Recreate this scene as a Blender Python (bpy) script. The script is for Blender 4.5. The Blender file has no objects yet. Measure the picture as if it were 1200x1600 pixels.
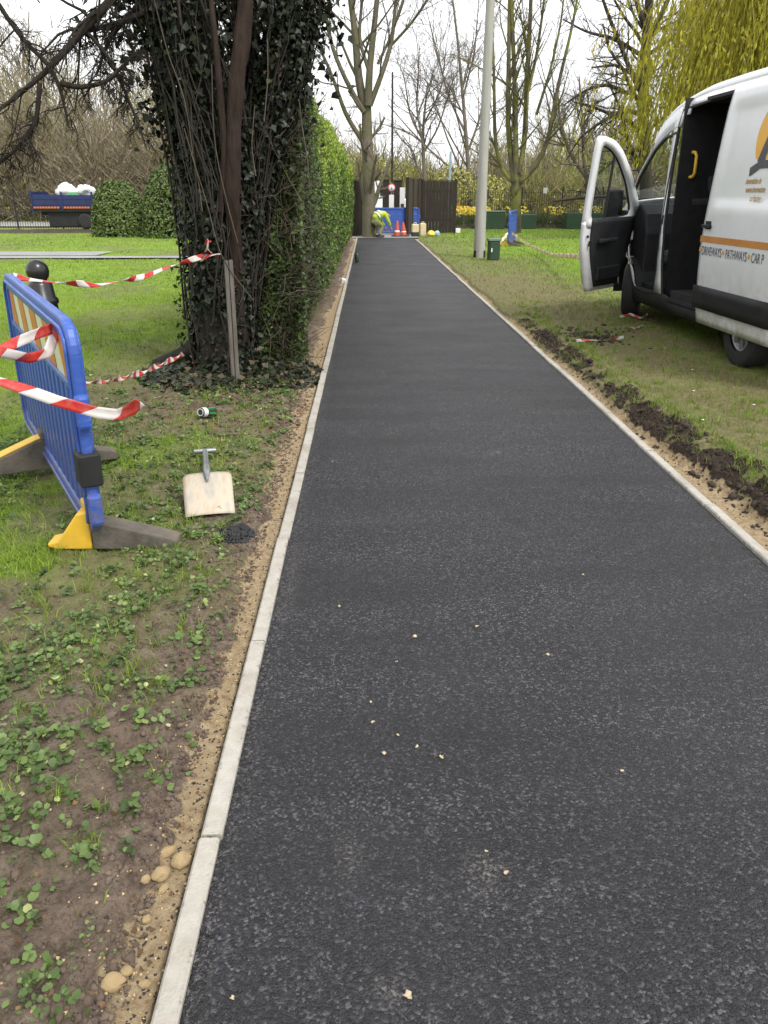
import bpy, bmesh, math, random
import numpy as np
from mathutils import Vector, Matrix, Euler

# ------------------------------------------------------------------ camera, sky, sun, exposure
scene = bpy.context.scene
COL = scene.collection
PITCH, YAW, EYE = math.radians(22.416), math.radians(1.148), 1.5
cam_data = bpy.data.cameras.new('camera')
cam_data.sensor_fit = 'VERTICAL'; cam_data.sensor_height = 36.0; cam_data.lens = 27.0
cam_data.clip_start = 0.05; cam_data.clip_end = 2000.0
cam = bpy.data.objects.new('camera', cam_data); COL.objects.link(cam)
cam.location = (0, 0, EYE)
cam.rotation_euler = (math.radians(90) - PITCH, 0, -YAW)
scene.camera = cam

SUN_EL, SUN_AZ = math.radians(52), math.radians(140)      # azimuth clockwise from +Y: behind the camera, to its right
world = bpy.data.worlds.new('World'); scene.world = world; world.use_nodes = True
wt = world.node_tree; wt.nodes.clear()
w_out = wt.nodes.new('ShaderNodeOutputWorld'); w_bg = wt.nodes.new('ShaderNodeBackground')
w_sky = wt.nodes.new('ShaderNodeTexSky'); w_sky.sky_type = 'NISHITA'; w_sky.sun_disc = False
w_sky.sun_elevation = SUN_EL; w_sky.sun_rotation = SUN_AZ; w_sky.air_density = 1.0; w_sky.dust_density = 4.0
w_hs = wt.nodes.new('ShaderNodeHueSaturation'); w_hs.inputs['Saturation'].default_value = 0.22
w_mix = wt.nodes.new('ShaderNodeMix'); w_mix.data_type = 'RGBA'
w_mix.inputs[0].default_value = 0.75
w_noise = wt.nodes.new('ShaderNodeTexNoise'); w_noise.inputs['Scale'].default_value = 3.0; w_noise.inputs['Detail'].default_value = 5
w_ramp = wt.nodes.new('ShaderNodeValToRGB')
w_ramp.color_ramp.elements[0].position = .3; w_ramp.color_ramp.elements[0].color = (7.6, 7.75, 8.1, 1)
w_ramp.color_ramp.elements[1].position = .7; w_ramp.color_ramp.elements[1].color = (9.8, 9.9, 10.1, 1)
w_tc = wt.nodes.new('ShaderNodeTexCoord')
wt.links.new(w_tc.outputs['Generated'], w_noise.inputs['Vector'])
wt.links.new(w_noise.outputs[0], w_ramp.inputs[0])
wt.links.new(w_sky.outputs[0], w_hs.inputs['Color'])
wt.links.new(w_hs.outputs[0], w_mix.inputs[6]); wt.links.new(w_ramp.outputs[0], w_mix.inputs[7])
wt.links.new(w_mix.outputs[2], w_bg.inputs['Color']); w_bg.inputs['Strength'].default_value = 0.10
wt.links.new(w_bg.outputs[0], w_out.inputs['Surface'])

sun_data = bpy.data.lights.new('sun', 'SUN'); sun_data.energy = 1.5; sun_data.angle = math.radians(14)
sun_data.color = (1.0, .96, .90)
sun = bpy.data.objects.new('sun', sun_data); COL.objects.link(sun)
_sd = Vector((math.sin(SUN_AZ) * math.cos(SUN_EL), math.cos(SUN_AZ) * math.cos(SUN_EL), math.sin(SUN_EL)))
sun.rotation_euler = _sd.to_track_quat('Z', 'Y').to_euler()

scene.view_settings.view_transform = 'Standard'; scene.view_settings.look = 'None'
scene.view_settings.exposure = 1.0; scene.view_settings.gamma = 1.0
scene.view_settings.use_curve_mapping = False

# ------------------------------------------------------------------ helpers
RNG = np.random.default_rng(7)

def tag(o, label=None, cat=None, group=None, kind=None):
    if label: o['label'] = label
    if cat: o['category'] = cat
    if group: o['group'] = group
    if kind: o['kind'] = kind
    return o

def link(o, parent=None):
    COL.objects.link(o)
    if parent is not None: o.parent = parent
    return o

def empty(name, loc=(0, 0, 0), rz=0.0, rot=None):
    o = bpy.data.objects.new(name, None); COL.objects.link(o)
    o.location = loc; o.rotation_euler = rot if rot else (0, 0, rz); o.empty_display_size = .1
    return o

def np_mesh(name, V, quads=None, tris=None, mats=(), attrs=None, smooth=False, parent=None, ngon=None, mesh_only=False):
    """a mesh object straight from numpy arrays"""
    V = np.asarray(V, dtype=np.float32).reshape(-1, 3)
    me = bpy.data.meshes.new(name)
    parts, totals = [], []
    for arr in (quads, tris, ngon):
        if arr is not None and len(arr):
            arr = np.asarray(arr, dtype=np.int32); parts.append(arr.ravel()); totals.append(np.full(len(arr), arr.shape[1], dtype=np.int32))
    loops = np.concatenate(parts); tot = np.concatenate(totals)
    me.vertices.add(len(V)); me.vertices.foreach_set('co', V.ravel())
    me.loops.add(len(loops)); me.loops.foreach_set('vertex_index', loops)
    me.polygons.add(len(tot))
    start = np.zeros(len(tot), dtype=np.int32); start[1:] = np.cumsum(tot)[:-1]
    me.polygons.foreach_set('loop_start', start); me.polygons.foreach_set('loop_total', tot)
    if smooth: me.polygons.foreach_set('use_smooth', np.ones(len(tot), dtype=bool))
    if attrs:
        for k, v in attrs.items():
            a = me.attributes.new(k, 'FLOAT', 'POINT'); a.data.foreach_set('value', np.asarray(v, dtype=np.float32))
    me.update(calc_edges=True); me.validate()
    for m in mats: me.materials.append(m)
    if mesh_only: return me
    return link(bpy.data.objects.new(name, me), parent)

class MB:
    """collects shapes into ONE mesh"""
    def __init__(s): s.v = []; s.f = []; s.m = []; s.sm = []
    def add(s, V, F, mi=0, smooth=False):
        o = len(s.v); s.v += [tuple(map(float, p)) for p in V]
        for f in F: s.f.append(tuple(int(i) + o for i in f)); s.m.append(mi); s.sm.append(smooth)
        return s
    def box(s, c, d, rz=0.0, mi=0, rot=None):
        M = (Euler(rot) if rot else Euler((0, 0, rz))).to_matrix(); c = Vector(c)
        V = [c + M @ Vector((x * d[0] / 2, y * d[1] / 2, z * d[2] / 2)) for z in (-1, 1) for y in (-1, 1) for x in (-1, 1)]
        return s.add(V, [(0, 2, 3, 1), (4, 5, 7, 6), (0, 1, 5, 4), (2, 6, 7, 3), (0, 4, 6, 2), (1, 3, 7, 5)], mi)
    def tube(s, pts, r, n=8, mi=0, cap=True, smooth=True):
        P = [Vector(p) for p in pts]; k = len(P)
        rr = list(r) if hasattr(r, '__len__') else [r] * k
        V, F = [], []; up = None
        for i in range(k):
            t = (P[min(i + 1, k - 1)] - P[max(i - 1, 0)]).normalized()
            if up is None:
                up = Vector((0, 0, 1)) if abs(t.z) < .9 else Vector((1, 0, 0))
            u = (up - up.dot(t) * t).normalized(); w = t.cross(u); up = u
            for j in range(n):
                a = 2 * math.pi * j / n
                V.append(P[i] + (u * math.cos(a) + w * math.sin(a)) * rr[i])
        for i in range(k - 1):
            for j in range(n):
                F.append((i * n + j, i * n + (j + 1) % n, (i + 1) * n + (j + 1) % n, (i + 1) * n + j))
        s.add(V, F, mi, smooth)
        if cap:
            s.add(V[:n], [tuple(range(n))[::-1]], mi); s.add(V[-n:], [tuple(range(n))], mi)
        return s
    def lathe(s, prof, n=24, c=(0, 0, 0), mi=0, axis='z', smooth=True, cap=True):
        V, F = [], []
        for r, h in prof:
            for j in range(n):
                a = 2 * math.pi * j / n
                q = (r * math.cos(a), r * math.sin(a), h)
                if axis == 'y': q = (q[0], q[2], q[1])
                if axis == 'x': q = (q[2], q[0], q[1])
                V.append((q[0] + c[0], q[1] + c[1], q[2] + c[2]))
        k = len(prof)
        for i in range(k - 1):
            for j in range(n): F.append((i * n + j, i * n + (j + 1) % n, (i + 1) * n + (j + 1) % n, (i + 1) * n + j))
        s.add(V, F, mi, smooth)
        if cap:
            s.add(V[:n], [tuple(range(n))[::-1]], mi); s.add(V[-n:], [tuple(range(n))], mi)
        return s
    def prism(s, poly, a, b, axis='y', mi=0):
        """extrude a 2-D polygon along an axis from a to b"""
        k = len(poly)
        def P(u, w, t): return {'y': (u, t, w), 'x': (t, u, w), 'z': (u, w, t)}[axis]
        V = [P(u, w, a) for u, w in poly] + [P(u, w, b) for u, w in poly]
        F = [tuple(range(k))[::-1], tuple(range(k, 2 * k))] + [(i, (i + 1) % k, k + (i + 1) % k, k + i) for i in range(k)]
        return s.add(V, F, mi)
    def mesh(s, name, mats):
        me = bpy.data.meshes.new(name); me.from_pydata(s.v, [], s.f)
        for m in (mats if isinstance(mats, (list, tuple)) else [mats]): me.materials.append(m)
        me.polygons.foreach_set('material_index', s.m); me.polygons.foreach_set('use_smooth', s.sm)
        me.update(); return me
    def build(s, name, mats, parent=None, bevel=0.0, solid=0.0, fix=True):
        me = s.mesh(name, mats)
        if fix:
            b = bmesh.new(); b.from_mesh(me); bmesh.ops.recalc_face_normals(b, faces=b.faces); b.to_mesh(me); b.free()
        o = link(bpy.data.objects.new(name, me), parent)
        if solid:
            m = o.modifiers.new('solid', 'SOLIDIFY'); m.thickness = solid; m.offset = 0.0
        if bevel:
            m = o.modifiers.new('bevel', 'BEVEL'); m.width = bevel; m.segments = 2; m.limit_method = 'ANGLE'; m.angle_limit = math.radians(40)
        return o

def nrm(a):
    return a / np.maximum(np.linalg.norm(a, axis=-1, keepdims=True), 1e-9)

def vnoise(x, y, seed=0.0):
    x = np.asarray(x, float); y = np.asarray(y, float)
    xi = np.floor(x); yi = np.floor(y); fx = x - xi; fy = y - yi
    fx = fx * fx * (3 - 2 * fx); fy = fy * fy * (3 - 2 * fy)
    def hsh(a, b):
        q = np.sin(a * 127.1 + b * 311.7 + seed * 74.7) * 43758.5453
        return q - np.floor(q)
    return (hsh(xi, yi) * (1 - fx) + hsh(xi + 1, yi) * fx) * (1 - fy) + (hsh(xi, yi + 1) * (1 - fx) + hsh(xi + 1, yi + 1) * fx) * fy

def fbm(x, y, seed=0, octv=4):
    t = 0; a = .5; s = 0
    for o in range(octv):
        t = t + a * vnoise(x * 2 ** o, y * 2 ** o, seed + o * 3.1); s += a; a *= .5
    return t / s

def sm(a, b, x):
    t = np.clip((np.asarray(x, float) - a) / (b - a), 0, 1); return t * t * (3 - 2 * t)

# tubes in bulk: P (M,N,3), R (M,N)
def tubes(P, R, S=4):
    M, N = P.shape[:2]
    T = np.empty_like(P); T[:, 1:-1] = P[:, 2:] - P[:, :-2]; T[:, 0] = P[:, 1] - P[:, 0]; T[:, -1] = P[:, -1] - P[:, -2]
    T = nrm(T)
    D = np.abs(nrm(P[:, -1] - P[:, 0])); ref = np.eye(3)[np.argmin(D, axis=1)][:, None, :]
    U = nrm(np.cross(T, ref)); W = np.cross(T, U)
    a = np.arange(S) * 2 * np.pi / S
    V = P[:, :, None, :] + R[:, :, None, None] * (U[:, :, None, :] * np.cos(a)[None, None, :, None] + W[:, :, None, :] * np.sin(a)[None, None, :, None])
    base = (np.arange(M) * N * S)[:, None, None] + (np.arange(N - 1) * S)[None, :, None]
    j = np.arange(S)[None, None, :]; j2 = (j + 1) % S
    Q = np.stack([base + j, base + j2, base + S + j2, base + S + j], axis=-1).reshape(-1, 4)
    return V.reshape(-1, 3), Q

class Bulk:
    def __init__(s): s.V = []; s.Q = []; s.T = []; s.A = []; s.n = 0
    def add(s, V, Q=None, T=None, a=None):
        V = np.asarray(V).reshape(-1, 3)
        if Q is not None: s.Q.append(np.asarray(Q) + s.n)
        if T is not None: s.T.append(np.asarray(T) + s.n)
        s.V.append(V); s.A.append(np.full(len(V), .5) if a is None else np.asarray(a)); s.n += len(V); return s
    def tubes(s, P, R, S=4, a=None):
        V, Q = tubes(P, R, S)
        if a is not None: a = np.repeat(np.asarray(a), P.shape[1] * S)
        return s.add(V, Q, None, a)
    def build(s, name, mats, parent=None, smooth=False):
        return np_mesh(name, np.concatenate(s.V), np.concatenate(s.Q) if s.Q else None, np.concatenate(s.T) if s.T else None, mats, {'tint': np.concatenate(s.A)}, smooth, parent)

def walk(rng, p0, d, L, r, N, wig, trop, taper):
    m = len(p0); P = np.empty((m, N, 3)); P[:, 0] = p0; d = nrm(d); st = (np.asarray(L) / (N - 1))[:, None]
    for i in range(1, N):
        d = nrm(d + rng.normal(0, wig, (m, 3)) + np.array([0, 0, trop])); P[:, i] = P[:, i - 1] + d * st
    R = np.asarray(r)[:, None] * np.linspace(1, taper, N)[None, :]
    return P, R

def spawn(rng, P, R, n, t0, t1, ang, sd, L, rr, N=5, wig=.12, trop=0.0, taper=.35, tf=.5, ratio=True, rmin=.003, Lsd=.22):
    M, K = P.shape[:2]; m = int(M * n)
    idx = np.repeat(np.arange(M), n) if n == int(n) else rng.integers(0, M, m)
    m = len(idx); t = rng.uniform(t0, t1, m); f = t * (K - 1); i = np.minimum(f.astype(int), K - 2); w = (f - i)[:, None]
    p0 = P[idx, i] * (1 - w) + P[idx, i + 1] * w; r0 = R[idx, i] * (1 - w[:, 0]) + R[idx, i + 1] * w[:, 0]
    T = nrm(P[idx, i + 1] - P[idx, i]); q = rng.normal(size=(m, 3)); q = nrm(q - (q * T).sum(1)[:, None] * T)
    a = np.radians(rng.normal(ang, sd, m))[:, None]; d = np.cos(a) * T + np.sin(a) * q
    pl = np.linalg.norm(np.diff(P, axis=1), axis=2).sum(1)[idx] if ratio else 1.0
    ln = np.maximum(pl * L * (1 - tf * t) * (1 + Lsd * rng.normal(size=m)), .05)
    return walk(rng, p0, d, ln, np.maximum(r0 * rr, rmin), N, wig, trop, taper)

def poly_pts(pts, r, N):
    """resample a hand-made limb: points with radii -> (1,N,3),(1,N)"""
    p = np.array(pts, float); s = np.concatenate([[0], np.cumsum(np.linalg.norm(np.diff(p, axis=0), axis=1))]); q = np.linspace(0, s[-1], N)
    P = np.stack([np.interp(q, s, p[:, k]) for k in range(3)], axis=1); R = np.interp(q, s, r)
    for _ in range(2): P[1:-1] = (P[:-2] + 2 * P[1:-1] + P[2:]) / 4
    return P[None], R[None]

# leaf clouds
def leaf_cloud(P, Nn, size, uv, quads=None, tris=None, rng=RNG, tipdown=0.0):
    n = len(P); Nn = nrm(Nn); q = rng.normal(size=(n, 3)) - np.array([0, 0, tipdown]); T = nrm(q - (q * Nn).sum(1)[:, None] * Nn); B = np.cross(Nn, T)
    uv = np.asarray(uv, float); k = len(uv); s = np.asarray(size)[:, None, None]
    V = P[:, None, :] + s * (B[:, None, :] * uv[None, :, 0, None] + T[:, None, :] * uv[None, :, 1, None] + Nn[:, None, :] * uv[None, :, 2, None])
    off = (np.arange(n) * k)[:, None, None]
    Q = (off + np.asarray(quads)[None]).reshape(-1, 4) if quads is not None else None
    Tr = (off + np.asarray(tris)[None]).reshape(-1, 3) if tris is not None else None
    return V.reshape(-1, 3), Q, Tr, k
OVAL = ([(0, -.5, 0), (.32, 0, .08), (0, .5, 0), (-.32, 0, .08)], None, [(0, 1, 2), (0, 2, 3)])
IVY = ([(0, -.45, 0), (.5, -.2, .1), (.28, .1, .08), (0, .55, 0), (-.28, .1, .08), (-.5, -.2, .1)], [(0, 1, 2, 3), (0, 3, 4, 5)], None)
ROUND = ([(0, -.35, 0), (.4, -.38, .07), (.52, .05, .12), (.25, .42, .06), (0, .40, 0), (-.25, .42, .06), (-.52, .05, .12), (-.4, -.38, .07)], [(0, 1, 2, 3), (0, 5, 6, 7)], [(0, 3, 4), (0, 4, 5)])
def leaves_into(bulk, P, Nn, size, shape, tint, rng=RNG, tipdown=0.0):
    V, Q, T, k = leaf_cloud(P, Nn, size, *shape, rng=rng, tipdown=tipdown); bulk.add(V, Q, T, np.repeat(tint, k))
# ------------------------------------------------------------------ materials
def nt(name):
    m = bpy.data.materials.new(name); m.use_nodes = True; t = m.node_tree
    b = t.nodes['Principled BSDF']; return m, t, b

def ramp(t, fac, stops):
    r = t.nodes.new('ShaderNodeValToRGB'); e = r.color_ramp.elements
    while len(e) < len(stops): e.new(.5)
    for k, (p, c) in enumerate(stops):
        e[k].position = p; e[k].color = (*c, 1) if len(c) == 3 else c
    t.links.new(fac, r.inputs[0]); return r.outputs[0]

def noise(t, scale, detail=4, vec=None, rough=.55):
    n = t.nodes.new('ShaderNodeTexNoise'); n.inputs['Scale'].default_value = scale; n.inputs['Detail'].default_value = detail; n.inputs['Roughness'].default_value = rough
    if vec is None:
        c = t.nodes.new('ShaderNodeTexCoord'); vec = c.outputs['Object']
    t.links.new(vec, n.inputs['Vector']); return n.outputs[0]

def mixc(t, fac, a, b, blend='MIX'):
    m = t.nodes.new('ShaderNodeMix'); m.data_type = 'RGBA'; m.blend_type = blend
    for sock, v in ((m.inputs[0], fac), (m.inputs[6], a), (m.inputs[7], b)):
        if hasattr(v, 'is_linked') or hasattr(v, 'node'): t.links.new(v, sock)
        elif isinstance(v, (int, float)): sock.default_value = v
        else: sock.default_value = (*v, 1) if len(v) == 3 else v
    return m.outputs[2]

def mth(t, op, a, b=None, clamp=False):
    m = t.nodes.new('ShaderNodeMath'); m.operation = op; m.use_clamp = clamp
    for k, v in ((0, a), (1, b)):
        if v is None: continue
        if isinstance(v, (int, float)): m.inputs[k].default_value = v
        else: t.links.new(v, m.inputs[k])
    return m.outputs[0]

def bump(t, b, h, strength=.3, dist=.01):
    n = t.nodes.new('ShaderNodeBump'); n.inputs['Strength'].default_value = strength; n.inputs['Distance'].default_value = dist
    t.links.new(h, n.inputs['Height']); t.links.new(n.outputs[0], b.inputs['Normal']); return n

def attr(t, name):
    a = t.nodes.new('ShaderNodeAttribute'); a.attribute_name = name; return a.outputs['Fac']

def pmat(name, c1, c2=None, scale=6, rough=.6, bmp=0.0, bscale=40, metal=0.0, spec=.5, coat=0.0, detail=5, stretch=None, c3=None):
    m, t, b = nt(name); c2 = c2 or tuple(x * .8 for x in c1)
    vec = None
    if stretch:
        tc = t.nodes.new('ShaderNodeTexCoord'); mp = t.nodes.new('ShaderNodeMapping'); mp.inputs['Scale'].default_value = stretch
        t.links.new(tc.outputs['Object'], mp.inputs['Vector']); vec = mp.outputs[0]
    f = noise(t, scale, detail, vec)
    st = [(.32, c1), (.68, c2)] if c3 is None else [(.25, c1), (.5, c2), (.75, c3)]
    t.links.new(ramp(t, f, st), b.inputs['Base Color'])
    b.inputs['Roughness'].default_value = rough; b.inputs['Metallic'].default_value = metal; b.inputs['Specular IOR Level'].default_value = spec
    b.inputs['Coat Weight'].default_value = coat
    if bmp: bump(t, b, noise(t, bscale, 4, vec), bmp, .01)
    return m

def leafmat(name, stops, rough=.5, trans=.25, spec=.4):
    """leaf colour by the leaf's own tint attribute, some light passes through"""
    m, t, b = nt(name); c = ramp(t, attr(t, 'tint'), stops)
    t.links.new(c, b.inputs['Base Color']); b.inputs['Roughness'].default_value = rough; b.inputs['Specular IOR Level'].default_value = spec
    if trans:
        tr = t.nodes.new('ShaderNodeBsdfTranslucent'); t.links.new(c, tr.inputs['Color'])
        mx = t.nodes.new('ShaderNodeMixShader'); mx.inputs[0].default_value = trans
        t.links.new(b.outputs[0], mx.inputs[1]); t.links.new(tr.outputs[0], mx.inputs[2]); t.links.new(mx.outputs[0], t.nodes['Material Output'].inputs['Surface'])
    return m

# tarmac: dark binder, chips in several greys, pale dust trodden along the edges
def tarmac_mat():
    m, t, b = nt('fresh_tarmac')
    tc = t.nodes.new('ShaderNodeTexCoord'); v = tc.outputs['Object']
    vo = t.nodes.new('ShaderNodeTexVoronoi'); vo.inputs['Scale'].default_value = 155; t.links.new(v, vo.inputs['Vector'])
    vo2 = t.nodes.new('ShaderNodeTexVoronoi'); vo2.inputs['Scale'].default_value = 300; t.links.new(v, vo2.inputs['Vector'])
    sep = t.nodes.new('ShaderNodeSeparateColor'); t.links.new(vo.outputs['Color'], sep.inputs[0])
    chips = ramp(t, sep.outputs[0], [(0, (.0025, .0023, .0032)), (.35, (.0075, .0069, .0090)), (.62, (.019, .0175, .0222)), (.86, (.046, .043, .051)), (.985, (.13, .126, .132))])
    big = noise(t, 1.3, 5, v)
    mp = t.nodes.new('ShaderNodeMapping'); mp.inputs['Scale'].default_value = (.55, 3.0, 1); t.links.new(v, mp.inputs['Vector'])
    bands = noise(t, 1.0, 4, mp.outputs[0])
    c = mixc(t, ramp(t, big, [(.40, (0, 0, 0)), (.66, (.42, .42, .42))]), chips, (.031, .029, .0345))
    c = mixc(t, ramp(t, bands, [(.38, (.55, .55, .55)), (.60, (0, 0, 0))]), c, (.008, .008, .009))
    sx = t.nodes.new('ShaderNodeSeparateXYZ'); t.links.new(v, sx.inputs[0])
    el = mth(t, 'SUBTRACT', 1.0, mth(t, 'MULTIPLY', mth(t, 'ADD', sx.outputs[0], .385), 13.0), True)
    dust = mth(t, 'MULTIPLY', el, ramp(t, noise(t, 85, 6, v, .7), [(.52, (0, 0, 0)), (.66, (.6, .6, .6))]))
    c = mixc(t, dust, c, (.30, .28, .25))
    spots = mth(t, 'MULTIPLY', ramp(t, noise(t, 3.1, 2, v), [(.68, (0, 0, 0)), (.76, (.8, .8, .8))]), ramp(t, noise(t, 60, 3, v), [(.5, (0, 0, 0)), (.6, (.7, .7, .7))]))
    c = mixc(t, spots, c, (.27, .25, .22))
    fleck = ramp(t, noise(t, 105, 5, v, .75), [(.50, (0, 0, 0)), (.64, (.9, .9, .9))])
    for sx_, sy_, rx_, ry_, am in ((-.055, 1.42, .055, .10, .45), (.27, 1.37, .07, .09, .60), (.03, 1.07, .05, .05, .55), (.42, 1.30, .05, .05, .4), (-.33, 2.9, .05, .45, .35), (.05, 3.5, .35, .07, .18)):
        mp2 = t.nodes.new('ShaderNodeMapping'); mp2.vector_type = 'POINT'; mp2.inputs['Location'].default_value = (-sx_ / rx_, -sy_ / ry_, 0); mp2.inputs['Scale'].default_value = (1 / rx_, 1 / ry_, 0); t.links.new(v, mp2.inputs['Vector'])
        ln = t.nodes.new('ShaderNodeVectorMath'); ln.operation = 'LENGTH'; t.links.new(mp2.outputs[0], ln.inputs[0])
        c = mixc(t, mth(t, 'MULTIPLY', mth(t, 'MULTIPLY', mth(t, 'SUBTRACT', 1.0, ln.outputs['Value'], True), am * 1.6), fleck), c, (.27, .25, .215))
    t.links.new(c, b.inputs['Base Color'])
    t.links.new(ramp(t, big, [(.3, (.42, .42, .42)), (.7, (.58, .58, .58))]), b.inputs['Roughness'])
    b.inputs['Specular IOR Level'].default_value = .5
    hgt = mth(t, 'ADD', mth(t, 'MULTIPLY', vo.outputs['Distance'], -1.0), mth(t, 'MULTIPLY', vo2.outputs['Distance'], -.4))
    hgt = mth(t, 'ADD', hgt, mth(t, 'MULTIPLY', noise(t, 210, 3, v), 1.6)); bp = bump(t, b, hgt, .9, .0065)
    return m

def ground_mat():
    m, t, b = nt('verge_ground')
    tc = t.nodes.new('ShaderNodeTexCoord'); v = tc.outputs['Object']
    soil = ramp(t, noise(t, 14, 8, v, .7), [(.30, (.040, .028, .020)), (.42, (.115, .084, .062)), (.56, (.195, .150, .114)), (.74, (.31, .25, .20))])
    soil = mixc(t, ramp(t, noise(t, 2.1, 3, v), [(.45, (0, 0, 0)), (.7, (.4, .4, .4))]), soil, (.19, .142, .108))
    sand = ramp(t, noise(t, 30, 8, v, .7), [(.3, (.15, .105, .060)), (.45, (.31, .23, .135)), (.6, (.40, .31, .19)), (.78, (.52, .42, .28))])
    green = ramp(t, noise(t, 5, 8, v, .7), [(.3, (.075, .125, .017)), (.5, (.150, .235, .028)), (.72, (.21, .295, .045))])
    green = mixc(t, ramp(t, noise(t, .35, 4, v), [(.4, (0, 0, 0)), (.7, (.5, .5, .5))]), green, (.235, .345, .042))
    straw = ramp(t, noise(t, 22, 8, v, .75), [(.3, (.085, .080, .030)), (.5, (.155, .142, .062)), (.72, (.235, .21, .12))])
    dark = ramp(t, noise(t, 40, 6, v, .7), [(.35, (.016, .011, .008)), (.65, (.062, .045, .032))])  # dark soil colour that also carries painted shade along the cuts
    soil = mixc(t, ramp(t, noise(t, 70, 7, v, .8), [(.36, (.75, .75, .75)), (.52, (0, 0, 0))]), soil, (.055, .040, .030))
    c = mixc(t, attr(t, 'grass'), soil, green)
    c = mixc(t, attr(t, 'straw'), c, straw)
    fn = noise(t, 18, 6, v)
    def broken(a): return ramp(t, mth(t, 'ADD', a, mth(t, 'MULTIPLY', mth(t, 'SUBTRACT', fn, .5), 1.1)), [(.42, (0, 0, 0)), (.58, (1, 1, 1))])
    c = mixc(t, ramp(t, noise(t, 7, 6, v, .7), [(.60, (0, 0, 0)), (.68, (.45, .45, .45))]), c, mixc(t, attr(t, 'grass'), (.05, .036, .026), c))
    c = mixc(t, broken(attr(t, 'soil_shade')), c, dark)
    c = mixc(t, broken(attr(t, 'sand')), c, sand)
    t.links.new(c, b.inputs['Base Color']); b.inputs['Roughness'].default_value = .9; b.inputs['Specular IOR Level'].default_value = .2
    bump(t, b, mth(t, 'ADD', noise(t, 60, 8, v, .75), mth(t, 'MULTIPLY', noise(t, 16, 6, v, .7), 1.8)), 1.0, .014)
    return m

def tape_mat():
    m, t, b = nt('hazard_tape'); s = attr(t, 'along')
    st = ramp(t, mth(t, 'FRACT', s), [(0, (.78, .76, .73)), (.485, (.78, .76, .73)), (.515, (.62, .050, .040)), (1, (.62, .050, .040))])
    wv = mixc(t, ramp(t, noise(t, 35, 3), [(.4, (0, 0, 0)), (.7, (.25, .25, .25))]), st, (.62, .42, .38))
    t.links.new(wv, b.inputs['Base Color']); b.inputs['Roughness'].default_value = .32
    tr = t.nodes.new('ShaderNodeBsdfTranslucent'); t.links.new(st, tr.inputs['Color'])
    mx = t.nodes.new('ShaderNodeMixShader'); mx.inputs[0].default_value = .35
    t.links.new(b.outputs[0], mx.inputs[1]); t.links.new(tr.outputs[0], mx.inputs[2]); t.links.new(mx.outputs[0], t.nodes['Material Output'].inputs['Surface'])
    return m

def mesh_tape_mat():
    m, t, b = nt('faded_mesh_tape'); s = attr(t, 'along')
    st = ramp(t, mth(t, 'FRACT', s), [(0, (.80, .73, .58)), (.48, (.80, .73, .58)), (.52, (.72, .46, .33)), (1, (.72, .46, .33))])
    t.links.new(st, b.inputs['Base Color']); b.inputs['Roughness'].default_value = .6
    return m

def glassmat(name, col=(.75, .82, .8), a=.25, rough=.02):
    m, t, b = nt(name); b.inputs['Base Color'].default_value = (*col, 1); b.inputs['Roughness'].default_value = rough
    tr = t.nodes.new('ShaderNodeBsdfTransparent'); tr.inputs['Color'].default_value = (*col, 1)
    gl = t.nodes.new('ShaderNodeBsdfGlossy'); gl.inputs['Roughness'].default_value = rough
    lw = t.nodes.new('ShaderNodeLayerWeight'); lw.inputs[0].default_value = .5
    fc = mth(t, 'ADD', mth(t, 'MULTIPLY', mth(t, 'POWER', lw.outputs['Facing'], 4.0), .7), .05)
    mx = t.nodes.new('ShaderNodeMixShader'); t.links.new(fc, mx.inputs[0]); t.links.new(tr.outputs[0], mx.inputs[1]); t.links.new(gl.outputs[0], mx.inputs[2])
    t.links.new(mx.outputs[0], t.nodes['Material Output'].inputs['Surface']); return m

def bark(name, c1, c2, c3=None, sc=9, moss=None, bm=.7):
    m, t, b = nt(name); tc = t.nodes.new('ShaderNodeTexCoord'); mp = t.nodes.new('ShaderNodeMapping'); mp.inputs['Scale'].default_value = (1, 1, .22)
    t.links.new(tc.outputs['Object'], mp.inputs['Vector']); n = noise(t, sc * 3, 6, mp.outputs[0], .65)
    c = ramp(t, n, [(.3, c1), (.68, c2)])
    if moss: c = mixc(t, ramp(t, noise(t, 1.7, 4, tc.outputs['Object']), [(.44, (0, 0, 0)), (.6, (.8, .8, .8))]), c, moss)
    t.links.new(c, b.inputs['Base Color']); b.inputs['Roughness'].default_value = .85; b.inputs['Specular IOR Level'].default_value = .25
    bump(t, b, n, bm, .02); return m

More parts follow.
